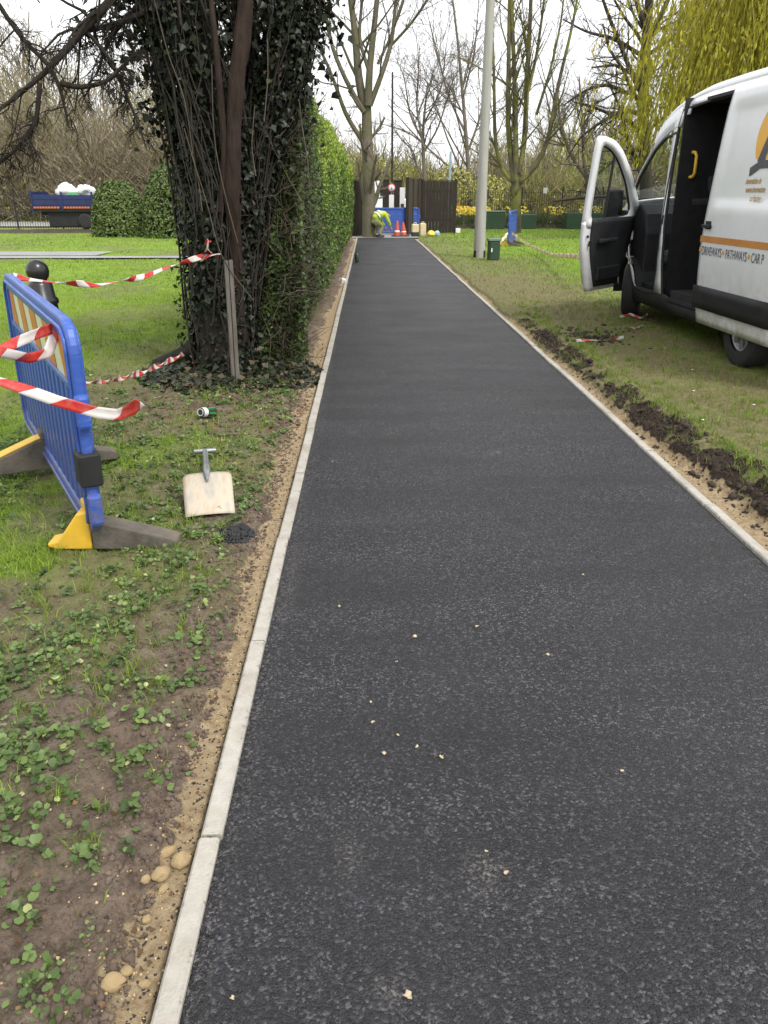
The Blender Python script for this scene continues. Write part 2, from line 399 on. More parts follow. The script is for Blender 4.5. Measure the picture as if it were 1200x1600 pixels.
M = {}
M['tarmac'] = tarmac_mat(); M['ground'] = ground_mat(); M['tape'] = tape_mat(); M['mesh_tape'] = mesh_tape_mat()
M['concrete'] = pmat('edging_concrete', (.27, .254, .22), (.39, .37, .325), 9, .85, .4, 130, c3=(.30, .27, .22))
def kerb_stains(m):
    t = m.node_tree; b = t.nodes['Principled BSDF']; src = b.inputs['Base Color'].links[0].from_socket; ge = t.nodes.new('ShaderNodeNewGeometry'); v = ge.outputs['Position']; tc = t.nodes.new('ShaderNodeTexCoord'); sp = t.nodes.new('ShaderNodeSeparateXYZ'); t.links.new(tc.outputs['Object'], sp.inputs[0])
    c = mixc(t, ramp(t, noise(t, 2.6, 6, v, .7), [(.46, (0, 0, 0)), (.68, (.6, .6, .6))]), src, (.20, .165, .12))
    ex = mth(t, 'MULTIPLY', mth(t, 'SUBTRACT', mth(t, 'ABSOLUTE', sp.outputs[0]), .012), 60.0, True); ey = mth(t, 'MULTIPLY', mth(t, 'SUBTRACT', mth(t, 'ABSOLUTE', sp.outputs[1]), .42), 28.0, True)
    tar = mth(t, 'MULTIPLY', mth(t, 'ADD', ex, ey, True), ramp(t, noise(t, 30, 6, v, .75), [(.54, (0, 0, 0)), (.64, (.85, .85, .85))])); t.links.new(mixc(t, tar, c, (.035, .032, .030)), b.inputs['Base Color'])
kerb_stains(M['concrete'])
M['grass'] = leafmat('grass_blades', [(0, (.30, .245, .125)), (.22, (.21, .20, .055)), (.42, (.105, .170, .022)), (.72, (.215, .330, .032)), (1, (.31, .43, .052))], .55, .42)
M['cover'] = leafmat('ground_ivy_leaves', [(0, (.050, .080, .022)), (.4, (.105, .165, .045)), (.75, (.175, .245, .075)), (.92, (.28, .34, .11)), (1, (.46, .48, .22))], .5, .3)
M['litter'] = leafmat('dead_leaves', [(0, (.035, .022, .014)), (.5, (.11, .065, .035)), (.8, (.22, .12, .06)), (1, (.38, .25, .14))], .8, .1, .2)
M['scrap'] = leafmat('dry_leaf_scraps', [(0, (.30, .22, .13)), (1, (.56, .47, .33))], .8, .1, .2)
M['ivy'] = leafmat('ivy_leaves', [(0, (.005, .0075, .0045)), (.45, (.013, .019, .0095)), (.8, (.028, .037, .018)), (.93, (.060, .066, .034)), (1, (.085, .064, .042))], .45, .05, .25)
M['hedge'] = leafmat('hedge_leaves', [(0, (.050, .038, .020)), (.25, (.026, .040, .010)), (.55, (.060, .110, .015)), (.82, (.14, .235, .022)), (1, (.28, .37, .04))], .42, .25)
M['topiary'] = leafmat('topiary_leaves', [(0, (.038, .062, .016)), (.5, (.098, .145, .034)), (1, (.17, .22, .06))], .5, .15)
M['willow'] = leafmat('willow_leaves', [(0, (.22, .20, .020)), (.5, (.42, .38, .034)), (1, (.60, .54, .060))], .5, .35)
M['thicket'] = leafmat('hazed_thicket_twigs', [(0, (.14, .115, .09)), (.35, (.29, .24, .17)), (.55, (.27, .25, .12)), (.8, (.29, .30, .10)), (1, (.42, .41, .10))], .8, .15, .2)  # twig colours paled to put distance haze into them
M['bark_dark'] = bark('dark_bark', (.010, .008, .006), (.034, .027, .020))
M['bark_red'] = bark('reddish_bark', (.014, .009, .007), (.045, .028, .020))
M['bark_ash'] = bark('grey_brown_bark', (.075, .060, .045), (.17, .145, .11), moss=(.10, .10, .05))
M['bark_moss'] = bark('hazed_mossy_bark', (.065, .054, .038), (.14, .12, .082), moss=(.19, .195, .045))  # mossy bark, lightened with haze in the colour
M['bark_far'] = bark('hazed_dark_bark', (.035, .028, .023), (.085, .070, .058))  # paler version of the dark bark, haze mixed into its colour
M['bark_plain'] = bark('hazed_brown_bark', (.10, .085, .068), (.21, .18, .145))  # bark colour raised to stand in for haze
M['twig'] = pmat('vine_stem', (.050, .040, .024), (.105, .085, .053), 12, .8)
M['white_paint'] = pmat('van_white_paint', (.78, .79, .80), (.72, .73, .73), 2.2, .28, coat=.5)
def road_dirt(m):
    t = m.node_tree; b = t.nodes['Principled BSDF']; src = b.inputs['Base Color'].links[0].from_socket; tc = t.nodes.new('ShaderNodeTexCoord'); v = tc.outputs['Object']; sp = t.nodes.new('ShaderNodeSeparateXYZ'); t.links.new(v, sp.inputs[0])
    low = mth(t, 'SUBTRACT', 1.0, mth(t, 'MULTIPLY', mth(t, 'SUBTRACT', sp.outputs[2], .3), 1.5), True)
    f = mth(t, 'ADD', mth(t, 'MULTIPLY', low, ramp(t, noise(t, 9, 7, v, .7), [(.38, (.05, .05, .05)), (.70, (.75, .75, .75))])), mth(t, 'MULTIPLY', ramp(t, noise(t, 2.5, 8, v, .75), [(.5, (0, 0, 0)), (.75, (.30, .30, .30))]), .5), True)
    t.links.new(mixc(t, f, src, (.33, .29, .23)), b.inputs['Base Color'])
road_dirt(M['white_paint'])
M['chip'] = leafmat('tarmac_chips', [(0, (.004, .004, .005)), (.6, (.015, .0142, .0175)), (.88, (.045, .043, .048)), (1, (.13, .126, .125))], .5, 0, .5)
M['black_plastic'] = pmat('black_plastic', (.014, .014, .015), (.022, .022, .023), 12, .6, .15, 150, spec=.3)
M['black_trim'] = pmat('dark_grey_trim', (.018, .018, .020), (.030, .030, .032), 5, .65, .1, 90, spec=.3)
M['black_rubber'] = pmat('tyre_rubber', (.016, .016, .017), (.028, .027, .026), 20, .8, .2, 120)
M['dark_lining'] = pmat('ply_lining', (.016, .014, .013), (.030, .026, .023), 4, .8)
M['seat_cloth'] = pmat('seat_cloth', (.030, .031, .035), (.050, .051, .056), 40, .9, .2, 200)
M['alloy'] = pmat('wheel_silver', (.40, .41, .42), (.30, .30, .31), 8, .4, metal=.6)
M['glass'] = glassmat('vehicle_glass', (.80, .88, .86))
M['dark_glass'] = pmat('dark_vehicle_glass', (.02, .025, .028), (.03, .035, .04), 2, .05)
M['amber'] = pmat('amber_print', (.80, .42, .03), (.72, .36, .03), 5, .35)
M['brown_print'] = pmat('orange_brown_stripe', (.55, .24, .06), (.48, .20, .05), 6, .4)
M['dark_print'] = pmat('charcoal_print', (.035, .035, .045), (.055, .055, .065), 8, .4)
M['grey_print'] = pmat('grey_lettering', (.085, .085, .10), (.13, .13, .15), 20, .5)
M['gold_print'] = pmat('gold_print', (.45, .29, .06), (.36, .22, .05), 30, .4)
M['yellow_handle'] = pmat('yellow_grab_handle', (.75, .45, .03), (.65, .38, .03), 9, .45)
M['turquoise'] = pmat('turquoise_plastic', (.05, .42, .45), (.04, .34, .38), 9, .4)
M['headlamp'] = pmat('headlamp_lens', (.55, .56, .57), (.45, .46, .47), 20, .1, metal=.4)
M['red_lens'] = pmat('tail_lamp_lens', (.45, .02, .02), (.35, .02, .02), 20, .15)
M['blue_plastic'] = pmat('blue_barrier_plastic', (.024, .072, .31), (.034, .095, .39), 3.5, .34, .06, 60, coat=.1)
def scuffed(m):
    t = m.node_tree; b = t.nodes['Principled BSDF']; src = b.inputs['Base Color'].links[0].from_socket; tc = t.nodes.new('ShaderNodeTexCoord'); v = tc.outputs['Object']
    mp = t.nodes.new('ShaderNodeMapping'); mp.inputs['Scale'].default_value = (14, 14, 90); mp.inputs['Rotation'].default_value = (.3, .5, .2); t.links.new(v, mp.inputs['Vector'])
    sc = mth(t, 'MULTIPLY', ramp(t, noise(t, 1.0, 5, mp.outputs[0], .7), [(.54, (0, 0, 0)), (.64, (.55, .55, .55))]), ramp(t, noise(t, 3.5, 3, v), [(.40, (0, 0, 0)), (.56, (1, 1, 1))]))
    c = mixc(t, sc, src, (.16, .22, .42)); sp = t.nodes.new('ShaderNodeSeparateXYZ'); t.links.new(v, sp.inputs[0])
    mud = mth(t, 'MULTIPLY', mth(t, 'SUBTRACT', 1.0, mth(t, 'MULTIPLY', sp.outputs[2], 1.7), True), ramp(t, noise(t, 24, 6, v, .7), [(.40, (0, 0, 0)), (.60, (.85, .85, .85))]))
    c = mixc(t, mud, c, (.16, .125, .095)); t.links.new(c, b.inputs['Base Color']); b.inputs['Roughness'].default_value = .42
scuffed(M['blue_plastic']); 
M['reflect_white'] = pmat('cream_reflective_sheet', (.66, .66, .50), (.60, .60, .45), 18, .35)
M['reflect_orange'] = pmat('orange_reflective_sheet', (.58, .17, .035), (.50, .14, .03), 18, .35)
M['foot_yellow'] = pmat('yellow_barrier_foot', (.72, .44, .03), (.55, .34, .04), 9, .5, .15, 60)
M['foot_grey'] = pmat('muddy_grey_foot', (.050, .043, .034), (.105, .092, .075), 9, .9, .4, 70, c3=(.14, .115, .085))
M['bollard'] = pmat('black_bollard_paint', (.010, .010, .011), (.018, .018, .019), 10, .28, .05, 80)
M['blade'] = pmat('worn_shovel_steel', (.36, .27, .175), (.46, .40, .31), 6, .6, .15, 60, c3=(.31, .295, .27), stretch=(3, 1, 1))
M['steel'] = pmat('grey_steel', (.20, .21, .22), (.32, .33, .34), 12, .4, metal=.5)
M['stake'] = pmat('weathered_stake', (.075, .066, .055), (.15, .133, .11), 7, .85, .5, 30, stretch=(6, 6, .6))
M['can_white'] = pmat('can_white', (.72, .73, .72), (.66, .67, .66), 8, .35)
M['can_green'] = pmat('can_green', (.06, .34, .09), (.05, .28, .08), 8, .35, metal=.2)
M['can_black'] = pmat('can_black', (.02, .03, .025), (.03, .04, .03), 8, .35)
M['sandstone'] = pmat('tan_sandstone', (.36, .255, .125), (.47, .35, .19), 11, .9, .6, 40)
M['soil_crumb'] = pmat('brown_soil_crumb', (.06, .042, .030), (.15, .108, .080), 20, .95, .5, 50)
M['soil_clod'] = pmat('dark_soil_clod', (.022, .015, .011), (.055, .039, .028), 14, .95, .5, 50)
M['crumb'] = pmat('tarmac_crumb', (.015, .015, .016), (.030, .029, .030), 30, .8)
M['post_grey'] = pmat('lamp_post_grey', (.27, .26, .24), (.35, .34, .31), 3, .7, .12, 60, stretch=(4, 4, .5))
M['green_box'] = pmat('green_cabinet_paint', (.014, .042, .020), (.020, .055, .026), 3, .5, .05, 60)
M['green_lid'] = pmat('weathered_green_lid', (.10, .16, .11), (.14, .20, .14), 6, .6)
M['iron'] = pmat('black_iron', (.010, .010, .010), (.020, .019, .018), 12, .5)
M['timber'] = pmat('dark_brown_timber', (.014, .009, .006), (.028, .019, .013), 4, .75, .3, 25, stretch=(5, 5, .5))
M['timber_mid'] = pmat('faded_brown_timber', (.040, .031, .022), (.066, .052, .037), 4, .8, .3, 25, stretch=(5, 5, .5))
M['navy'] = pmat('navy_trailer_paint', (.010, .016, .075), (.016, .026, .11), 4, .4)
M['chassis'] = pmat('black_chassis', (.008, .008, .009), (.018, .017, .016), 6, .7)
M['bag_white'] = pmat('white_woven_bag', (.72, .73, .71), (.62, .63, .62), 9, .75, .4, 35)
M['bag_green'] = pmat('green_print_on_bag', (.12, .38, .16), (.14, .42, .18), 12, .7)
M['sign_white'] = pmat('white_sign_face', (.78, .78, .77), (.72, .72, .71), 5, .4)
M['sign_red'] = pmat('red_sign_ring', (.55, .03, .03), (.50, .03, .03), 5, .4)
M['cone_red'] = pmat('orange_red_cone', (.42, .07, .04), (.36, .055, .035), 7, .6)
M['hivis'] = pmat('hi_vis_yellow_cloth', (.42, .55, .04), (.34, .45, .03), 14, .7, .2, 30)
M['trousers'] = pmat('olive_trousers', (.16, .18, .06), (.22, .24, .08), 14, .85, .2, 30)
M['skin'] = pmat('skin', (.42, .26, .18), (.38, .23, .16), 20, .55)
M['hair'] = pmat('brown_hair', (.03, .02, .014), (.05, .035, .025), 60, .6)
M['boot'] = pmat('work_boot', (.04, .03, .022), (.06, .045, .033), 20, .7)
M['jerry_cream'] = pmat('cream_plastic_drum', (.60, .50, .30), (.52, .43, .26), 6, .45)
M['jerry_dark'] = pmat('dark_green_liquid', (.012, .028, .020), (.018, .038, .027), 6, .4)
M['yellow_bag'] = pmat('yellow_sack', (.70, .56, .08), (.60, .48, .07), 9, .6, .4, 30)
M['cyan_bag'] = pmat('pale_blue_sack', (.32, .50, .56), (.28, .44, .50), 9, .6, .4, 30)
M['pale_blue'] = pmat('pale_blue_pole', (.36, .50, .58), (.32, .45, .53), 6, .5)
M['wet_path'] = pmat('wet_grey_path', (.20, .20, .19), (.28, .28, .27), 1.4, .45, .2, 60)
M['road'] = pmat('pale_road', (.24, .23, .22), (.30, .29, .27), .6, .8, .2, 40)
M['bed_soil'] = pmat('bed_soil', (.030, .022, .015), (.060, .046, .032), 5, .95, .8, 12)
M['daffodil'] = leafmat('daffodil_petals', [(0, (.70, .45, .02)), (.6, (.80, .62, .04)), (1, (.80, .72, .25))], .5, .3)
M['daff_leaf'] = leafmat('daffodil_leaves', [(0, (.06, .085, .035)), (1, (.14, .17, .07))], .5, .2)
M['hubcap'] = M['alloy']
# ------------------------------------------------------------------ the ground
XL, XR = -0.382, 1.750           # tarmac edges
EW = 0.055                       # width of the concrete edging
TREE = (-1.22, 6.95)

def ground_fields(X, Y):
    """height and cover of the ground at X, Y (metres)"""
    X = np.asarray(X, float); Y = np.asarray(Y, float)
    n1 = fbm(X * 1.7, Y * 1.7, 1); n2 = fbm(X * .55, Y * .55, 5); n3 = fbm(X * 6, Y * 6, 9); n4 = fbm(X * 18, Y * 18, 12, 3)
    dl = (XL - EW) - X; dr = X - (XR + EW)
    left = dl > 0; right = dr > 0
    # left verge
    sw = .072 + .13 * (n1 - .5) + .02 * np.sin(Y * 1.3) + .06 * np.exp(-((Y - 4.2) / 1.0) ** 2) + .10 * np.exp(-((Y - 8.5) / 1.6) ** 2) + .15 * (n3 - .5) + .08 * (n4 - .5)
    sand_l = 1 - sm(sw * .30, sw * 1.35 + .06, dl)
    zl = -.034 + .036 * sm(sw * .9, sw * 1.0 + .05, dl) + (n3 - .5) * .034 * sm(.02, .2, dl) + (n4 - .5) * (.010 + .028 * sm(sw, sw + .08, dl)) - .022 * sm(.56, .70, fbm(X * 9, Y * 5, 14, 4)) * sm(sw, sw + .06, dl) + (n2 - .5) * .05 * sm(1, 4, dl)
    zl = zl - .02 * np.exp(-((dl - sw - .03) / .03) ** 2) * sm(.35, .6, n3)
    gl = sm(.15, .85, dl + .55 * (n1 - .5)) * sm(1.5, 3.3, Y + .75 * (dl - .6) + 2.2 * (n1 - .5) + 1.6 * (n2 - .5))
    rt = np.hypot((X - TREE[0]) / 1.1, (Y - TREE[1]) / 1.5); gl = gl * sm(.75, 1.9, rt + .9 * (n3 - .5))
    gl = np.where((Y > 7) & (dl < .5), gl * .2, gl)
    gl = gl * (1 - .5 * sm(.58, .68, fbm(X * .9, Y * .9, 63)) * (Y > 6)) * (1 - .75 * sm(.60, .70, n2) * (Y < 12) * (dl < 3.5))
    gl = np.where(dl > 1.3 + .3 * n1, np.maximum(gl, .55 * sm(5, 8, Y)), gl)
    gl = gl * (1 - .70 * sm(.44, .60, fbm(X * 2.6, Y * 2.6, 66)) * (dl < 1.5) * (Y < 7.5))
    zl = zl + .05 * np.exp(-(rt / .9) ** 2)
    # right verge: sand strip, ragged cut edge of the turf, worn grass
    sr = .055 + .14 * sm(7.0, 3.0, Y) + .05 * (n1 - .5) + .03 * np.sin(Y * 2.1)
    cut = sm(sr, sr + .07, dr + .10 * (n3 - .5))
    bank = np.exp(-((dr - sr - .20) / .16) ** 2)
    soil_shade = np.exp(-((dr - sr - .13) / (.10 + .10 * sm(6.5, 4.0, Y))) ** 2) * sm(12, 8.5, Y) * sm(.30, .54, n3 + .35 * (n1 - .4)) * sm(.06, .26, fbm(X * 0 + 3.3, Y * 1.1, 17))  # dug dark soil, with the trench's shade put into the same mask
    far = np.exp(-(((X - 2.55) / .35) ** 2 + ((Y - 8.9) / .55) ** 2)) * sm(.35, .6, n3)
    soil_shade = np.maximum(soil_shade, far * .9)
    zr = -.055 + .065 * cut + bank * (.050 + .15 * (n3 - .45)) * sm(12, 7, Y) + (n4 - .5) * .016 * (1 + 3 * soil_shade) + (n2 - .5) * .04 * sm(.6, 3, dr)
    zr = zr - .06 * soil_shade * sm(.35, .6, n4)
    sand_r = (1 - cut)
    straw = (1 - sm(1.2, 3.0, dr + 1.5 * (n2 - .5) + .7 * (n1 - .5))) * sm(24, 12, Y) * 1.0 + .35 * sm(.5, .7, n2)
    straw = np.clip(straw * (.75 + .6 * sm(.36, .58, fbm(X * 2.2, Y * 2.2, 19))), 0, 1)
    gr = np.clip(.55 + .45 * sm(.5, 2, dr), 0, 1) * cut
    zr = zr + .052 * np.clip(X - 3.45, 0, 2.4) * sm(2, 5, Y) * sm(18, 12, Y)
    z = np.where(left, zl, np.where(right, zr, -.085))
    # gentle fade of the relief far away
    z = np.where(Y > 34, np.minimum(z, -.004 + 0 * z), z)
    f = dict(z=z, grass=np.where(left, gl, np.where(right, gr, 0)), sand=np.where(left, sand_l, np.where(right, sand_r, .5)),
             soil_shade=np.where(left, .40 * np.exp(-((dl - sw * 1.05 - .02) / .03) ** 2) * sm(.40, .6, n3) * (Y < 9), np.where(right, soil_shade, 0)), straw=np.where(left, .45 * sm(.45, .7, n1) * sm(16, 6, Y), np.where(right, straw, 0)), dl=dl, dr=dr)  # left mask: damp soil plus the sand step's shade, painted dark
    f['sand'] = f['sand'] * (Y < 33); f['soil_shade'] = f['soil_shade']
    return f

def gz(x, y): return float(ground_fields(np.array([x]), np.array([y]))['z'][0])

def seg(*p):
    out = [np.array([p[0]])]
    for a, b, s in zip(p[0::2], p[2::2], p[1::2]):
        k = max(1, int(round((b - a) / s))); out.append(np.linspace(a, b, k + 1)[1:])
    return np.concatenate(out)
gx = seg(-400, 60, -100, 12, -40, 3, -16, .8, -6, .22, -2.9, .06, -1.75, .0165, XL - EW, .05, XL + .02, .9, XR - .02, .05, XR + EW, .022, 2.7, .05, 4.2, .22, 8, .8, 20, 3, 60, 12, 120, 60, 400)
gy = seg(-60, 12, -12, .9, 0.55, .0185, 2.9, .036, 6.5, .055, 11, .15, 20, .5, 42, 3, 90, 15, 200, 80, 900)
GX, GY = np.meshgrid(gx, gy)
fl = ground_fields(GX.ravel(), GY.ravel())
nx_, ny_ = len(gx), len(gy)
ii = (np.arange(ny_ - 1)[:, None] * nx_ + np.arange(nx_ - 1)[None, :]).ravel()
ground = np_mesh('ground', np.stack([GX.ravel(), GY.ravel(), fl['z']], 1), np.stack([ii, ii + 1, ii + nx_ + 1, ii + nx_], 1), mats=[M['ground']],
                 attrs={k: fl[k] for k in ('grass', 'sand', 'soil_shade', 'straw')}, smooth=True)
tag(ground, kind='structure')

# ------------------------------------------------------------------ the new footpath with its concrete edging blocks
px_ = np.linspace(XL, XR, 44); py_ = seg(-6, .12, 12, .25, 31.0)
PX, PY = np.meshgrid(px_, py_)
pz = -.004 + .010 * (1 - ((PX - .68) / 1.07) ** 2) * .8 + (fbm(PX * 1.1, PY * 1.1, 21) - .5) * .009 - .006 * np.exp(-((PX - XL) / .03) ** 2) - .006 * np.exp(-((PX - XR) / .03) ** 2)
k = len(px_); jj = (np.arange(len(py_) - 1)[:, None] * k + np.arange(k - 1)[None, :]).ravel()
nb = len(PX.ravel())
footpath = np_mesh('footpath', np.stack([PX.ravel(), PY.ravel(), pz.ravel()], 1), np.stack([jj, jj + 1, jj + k + 1, jj + k], 1), mats=[M['tarmac']], smooth=True)
tag(footpath, kind='structure')
rg = random.Random(3)
blk = []
for v in range(3):
    mb = MB(); L = .908; w = EW / 2 - .001
    prof = [(-w, -.16), (w, -.16), (w, .002), (w - .006, .008), (-w + .006, .008), (-w, .002)]
    mb.prism(prof, -L / 2, L / 2, 'y'); blk.append(mb.mesh('edging_block', M['concrete']))
for side, xc in ((-1, XL - EW / 2), (1, XR + EW / 2)):
    y = -5.4 + (0.03 if side < 0 else .4); i = 0
    y = 1.486 - .4575 - 6 * .915 if side < 0 else y
    while y < 30.6:
        o = bpy.data.objects.new('edging_block', blk[i % 3]); link(o, footpath)
        o.location = (xc + rg.uniform(-.003, .003), y, rg.uniform(-.003, .003)); o.rotation_euler = (rg.uniform(-.003, .003), 0, rg.uniform(-.0045, .0045))
        y += .915; i += 1

# ------------------------------------------------------------------ paths and road beyond
def sheet(name, pts, z, m):
    o = np_mesh(name, [(x, y, z) for x, y in pts], ngon=[list(range(len(pts)))], mats=[m]); return tag(o, kind='structure')
def wavy_strip(name, x0, x1, yc, w, z, m, n=60, seed=2, slope=0.0):
    xs = np.linspace(x0, x1, n); a = yc + slope * (xs - x0) - w / 2 - .25 * (fbm(xs * .5, xs * 0, seed) - .5); b = yc + slope * (xs - x0) + w / 2 + .25 * (fbm(xs * .5, xs * 0, seed + 3) - .5)
    V = np.concatenate([np.stack([xs, a, np.full(n, z)], 1), np.stack([xs, b, np.full(n, z)], 1)]); i = np.arange(n - 1)
    return tag(np_mesh(name, V, np.stack([i, i + 1, i + n + 1, i + n], 1), mats=[m]), kind='structure')
wavy_strip('lawn_path', -40, -2.2, 20.9, .75, .035, M['wet_path'], seed=2)
wavy_strip('paved_patch', -40, -7.2, 22.3, 1.5, .030, M['wet_path'], seed=8)
sheet('road', [(-160, 43.5), (160, 43.5), (160, 50), (-160, 50)], .012, M['road'])
sheet('pavement', [(-160, 41.4), (-.6, 41.4), (-.6, 43.4), (-160, 43.4)], .06, M['road'])
sheet('gate_apron', [(-.6, 31.0), (2.6, 31.0), (2.6, 43.4), (-.6, 43.4)], .006, M['road'])
# planting beds in front of the railings
def bed(name, x0, x1, y0, y1, hgt, seed):
    n, mth_ = 80, 8; xs = np.linspace(x0, x1, n); ys = np.linspace(y0, y1, mth_); A, B = np.meshgrid(xs, ys)
    e = sm(0, .35, B - y0) * sm(0, .35, y1 - B); Z = -.02 + e * (hgt + .10 * (fbm(A * 2, B * 2, seed) - .5)); i = (np.arange(mth_ - 1)[:, None] * n + np.arange(n - 1)[None, :]).ravel()
    return tag(np_mesh(name, np.stack([A.ravel(), B.ravel(), Z.ravel()], 1), np.stack([i, i + 1, i + n + 1, i + n], 1), mats=[M['bed_soil']], smooth=True), kind='structure')
bed('planting_bed', 3.7, 16, 39.6, 41.6, .22, 3)
bed('earth_bank', -40, -6.5, 35.2, 36.8, .14, 6)

# ------------------------------------------------------------------ railings: one object per pale
def railings(name, x0, x1, y, z0, top, step, label, post_every=18):
    t = empty(name, ((x0 + x1) / 2, y, z0)); tag(t, label, 'railings', 'iron railings')
    me = MB().tube([(0, 0, .06), (0, 0, top - .10), (0, 0, top)], [.011, .011, .002], 6).mesh('pale', M['iron'])
    pm = MB().box((0, 0, (top + .04) / 2), (.06, .06, top + .04)).lathe([(.03, top + .04), (.045, top + .08), (.012, top + .13)], 8).mesh('post', M['iron'])
    n = int((x1 - x0) / step); cx = (x0 + x1) / 2
    for i in range(n + 1):
        xx = x0 + i * step - cx
        o = bpy.data.objects.new('post' if i % post_every == 0 else 'pale', pm if i % post_every == 0 else me); link(o, t); o.location = (xx, 0, 0)
    for zz in (.16, top - .16):
        MB().box((0, 0, zz), (x1 - x0, .035, .012)).build('rail', M['iron'], t)
    return t
railings('iron_railings', 3.75, 17.5, 42.2, 0, 1.78, .115, 'black iron railings behind the daffodils, right of the timber gateway')
railings('iron_railings', -26.5, -11.0, 38.2, 0, 1.68, .115, 'black iron railings beside the navy trailer at the far left')
# ------------------------------------------------------------------ trees and hedges
def at(px, py, Y):
    """point at depth Y (metres ahead) seen in that direction from the path"""
    cp, sp, cy, sy = math.cos(PITCH), math.sin(PITCH), math.cos(YAW), math.sin(YAW)
    F = np.array([sy * cp, cy * cp, -sp]); R = np.array([cy, -sy, 0.0]); U = np.cross(R, F)
    d = F * 1200 + R * (px - 600) + U * (800 - py); return np.array([0, 0, EYE]) + d * (Y / d[1])

def limb_set(bulk, limbs, N=14, S=8):
    Ps, Rs = [], []
    for pts, r in limbs:
        P, R = poly_pts(pts, r, N); Ps.append(P); Rs.append(R)
    P = np.concatenate(Ps); R = np.concatenate(Rs); bulk.tubes(P, R, S); return P, R

def put_tree(name, loc, label, cat='tree', group=None):
    t = empty(name, loc); return tag(t, label, cat, group)

def rel(o, t):      # part built in world coordinates, hung under a thing that stands elsewhere
    o.parent = t; o.matrix_parent_inverse = Matrix.Translation(t.location).inverted(); return o

# --- the ivy-clad tree
rng = np.random.default_rng(11)
tree = put_tree('ivy_clad_tree', (TREE[0], TREE[1], 0), 'big tree smothered in dark ivy at the near end of the hedge')
tb = Bulk()
stemL = [(-1.30, 6.95, -.1), (-1.32, 6.95, .5), at(354, 330, 6.95), at(320, 150, 6.95), at(294, 0, 6.95), (-1.62, 6.95, 4.2), (-1.75, 6.9, 6.0)]
stemR = [(-1.20, 7.0, -.1), (-1.20, 7.0, .6), at(375, 330, 7.0), at(418, 180, 7.0), at(446, 60, 7.0), at(448, -40, 7.0), (-.52, 7.0, 5.2)]
stemB = [(-1.15, 6.9, -.05), at(368, 420, 6.75), at(362, 290, 6.56), at(367, 150, 6.54), at(384, 0, 6.6), (-.86, 6.7, 4.2), (-.75, 6.8, 6.0)]
limb_set(tb, [(stemL, [.27, .24, .22, .21, .2, .17, .12]), (stemR, [.17, .16, .15, .14, .13, .12, .08])], 20, 10)
rel(tb.build('trunk', [M['bark_dark']], smooth=True), tree)
tb2 = Bulk(); PS, RS = poly_pts(stemB, [.10, .07, .060, .056, .064, .06, .05], 60); PS = PS + rng.normal(0, .006, PS.shape); RS = RS * (1 + .5 * (fbm(np.arange(60) * .35, np.arange(60) * 0, 5)[None] - .5)); tb2.tubes(PS, RS, 12); PB, RB = limb_set(tb2, [
                                      ([at(345, 330, 6.6), at(352, 240, 6.53), at(342, 120, 6.53), at(330, 0, 6.55)], [.03, .028, .025, .02])], 18, 8)
rel(tb2.build('bare_stem', [M['bark_red']], smooth=True), tree)
# root and buttress
rb = Bulk(); limb_set(rb, [([(-1.45, 6.9, .28), (-1.7, 7.15, .12), (-2.0, 7.3, .02), (-2.2, 7.4, -.06)], [.13, .09, .06, .03])], 10, 8)
rel(rb.build('root', [M['bark_dark']], smooth=True), tree)
# ivy leaves over the stems
def ivy_on(pts, rad, n, flat=1.0, zmax=5.5):
    P, R = poly_pts(pts, rad, 40); P = P[0]; R = R[0]
    t = rng.uniform(0, 39, n); i = np.minimum(t.astype(int), 38); w = (t - i)[:, None]
    c = P[i] * (1 - w) + P[i + 1] * w; r = (R[i] * (1 - w[:, 0]) + R[i + 1] * w[:, 0])
    a = rng.uniform(0, 2 * np.pi, n); lump = .72 + .55 * fbm(a * 1.6 + c[:, 2] * .7, c[:, 2] * 2.3, 31)
    d = np.stack([np.cos(a), np.sin(a), np.zeros(n)], 1)
    q = c + d * (r * lump * rng.uniform(.72, 1.06, n))[:, None] + rng.normal(0, .015, (n, 3))
    nn = d * .9 + np.array([0, 0, .45]) + rng.normal(0, .45, (n, 3)); return q, nn
ib = Bulk()
for pts, rad, n in ((stemL, [.26, .26, .35, .36, .38, .40, .40], 24000), (stemR, [.22, .22, .25, .23, .26, .27, .28], 14000)):
    q, nn = ivy_on(pts, rad, n); k_ = q[:, 2] > 0
    leaves_into(ib, q[k_], nn[k_], rng.uniform(.022, .062, k_.sum()) * rng.uniform(.7, 1.25, k_.sum()), IVY, np.clip(rng.beta(1.6, 3.2, k_.sum()) * 1.25, 0, 1), rng, 1.2)
# loose sprays that break the outline, near the top
for cx, cz, n, s in ((-1.60, 3.1, 900, .26), (-.62, 2.9, 700, .20), (-.70, 2.3, 500, .16), (-1.72, 2.8, 400, .16), (-.45, 2.75, 260, .12), (-1.62, 2.2, 300, .12)):
    q = np.array([cx, 7.0, cz]) + rng.normal(0, s, (n, 3)) * np.array([1, 1, 1.4])
    leaves_into(ib, q, rng.normal(0, 1, (n, 3)) + [0, -.4, .5], rng.uniform(.035, .075, n), IVY, rng.beta(1.6, 3.2, n), rng, 1.2)
# skirt on the ground round the foot
n = 1300; a = rng.uniform(0, 2 * np.pi, n); rr = np.sqrt(rng.uniform(.05, 1, n)); X = TREE[0] + np.cos(a) * rr * .85; Y = TREE[1] - .1 + np.sin(a) * rr * .8
q = np.stack([X, Y, ground_fields(X, Y)['z'] + rng.uniform(.01, .14, n) * (1.1 - rr)], 1)
leaves_into(ib, q, rng.normal(0, .4, (n, 3)) + [0, -.2, 1], rng.uniform(.04, .075, n), IVY, np.clip(rng.beta(2, 2.5, n) * 1.3, 0, 1), rng)
ivy = rel(ib.build('ivy', [M['ivy']]), tree); tag(ivy, kind='stuff')
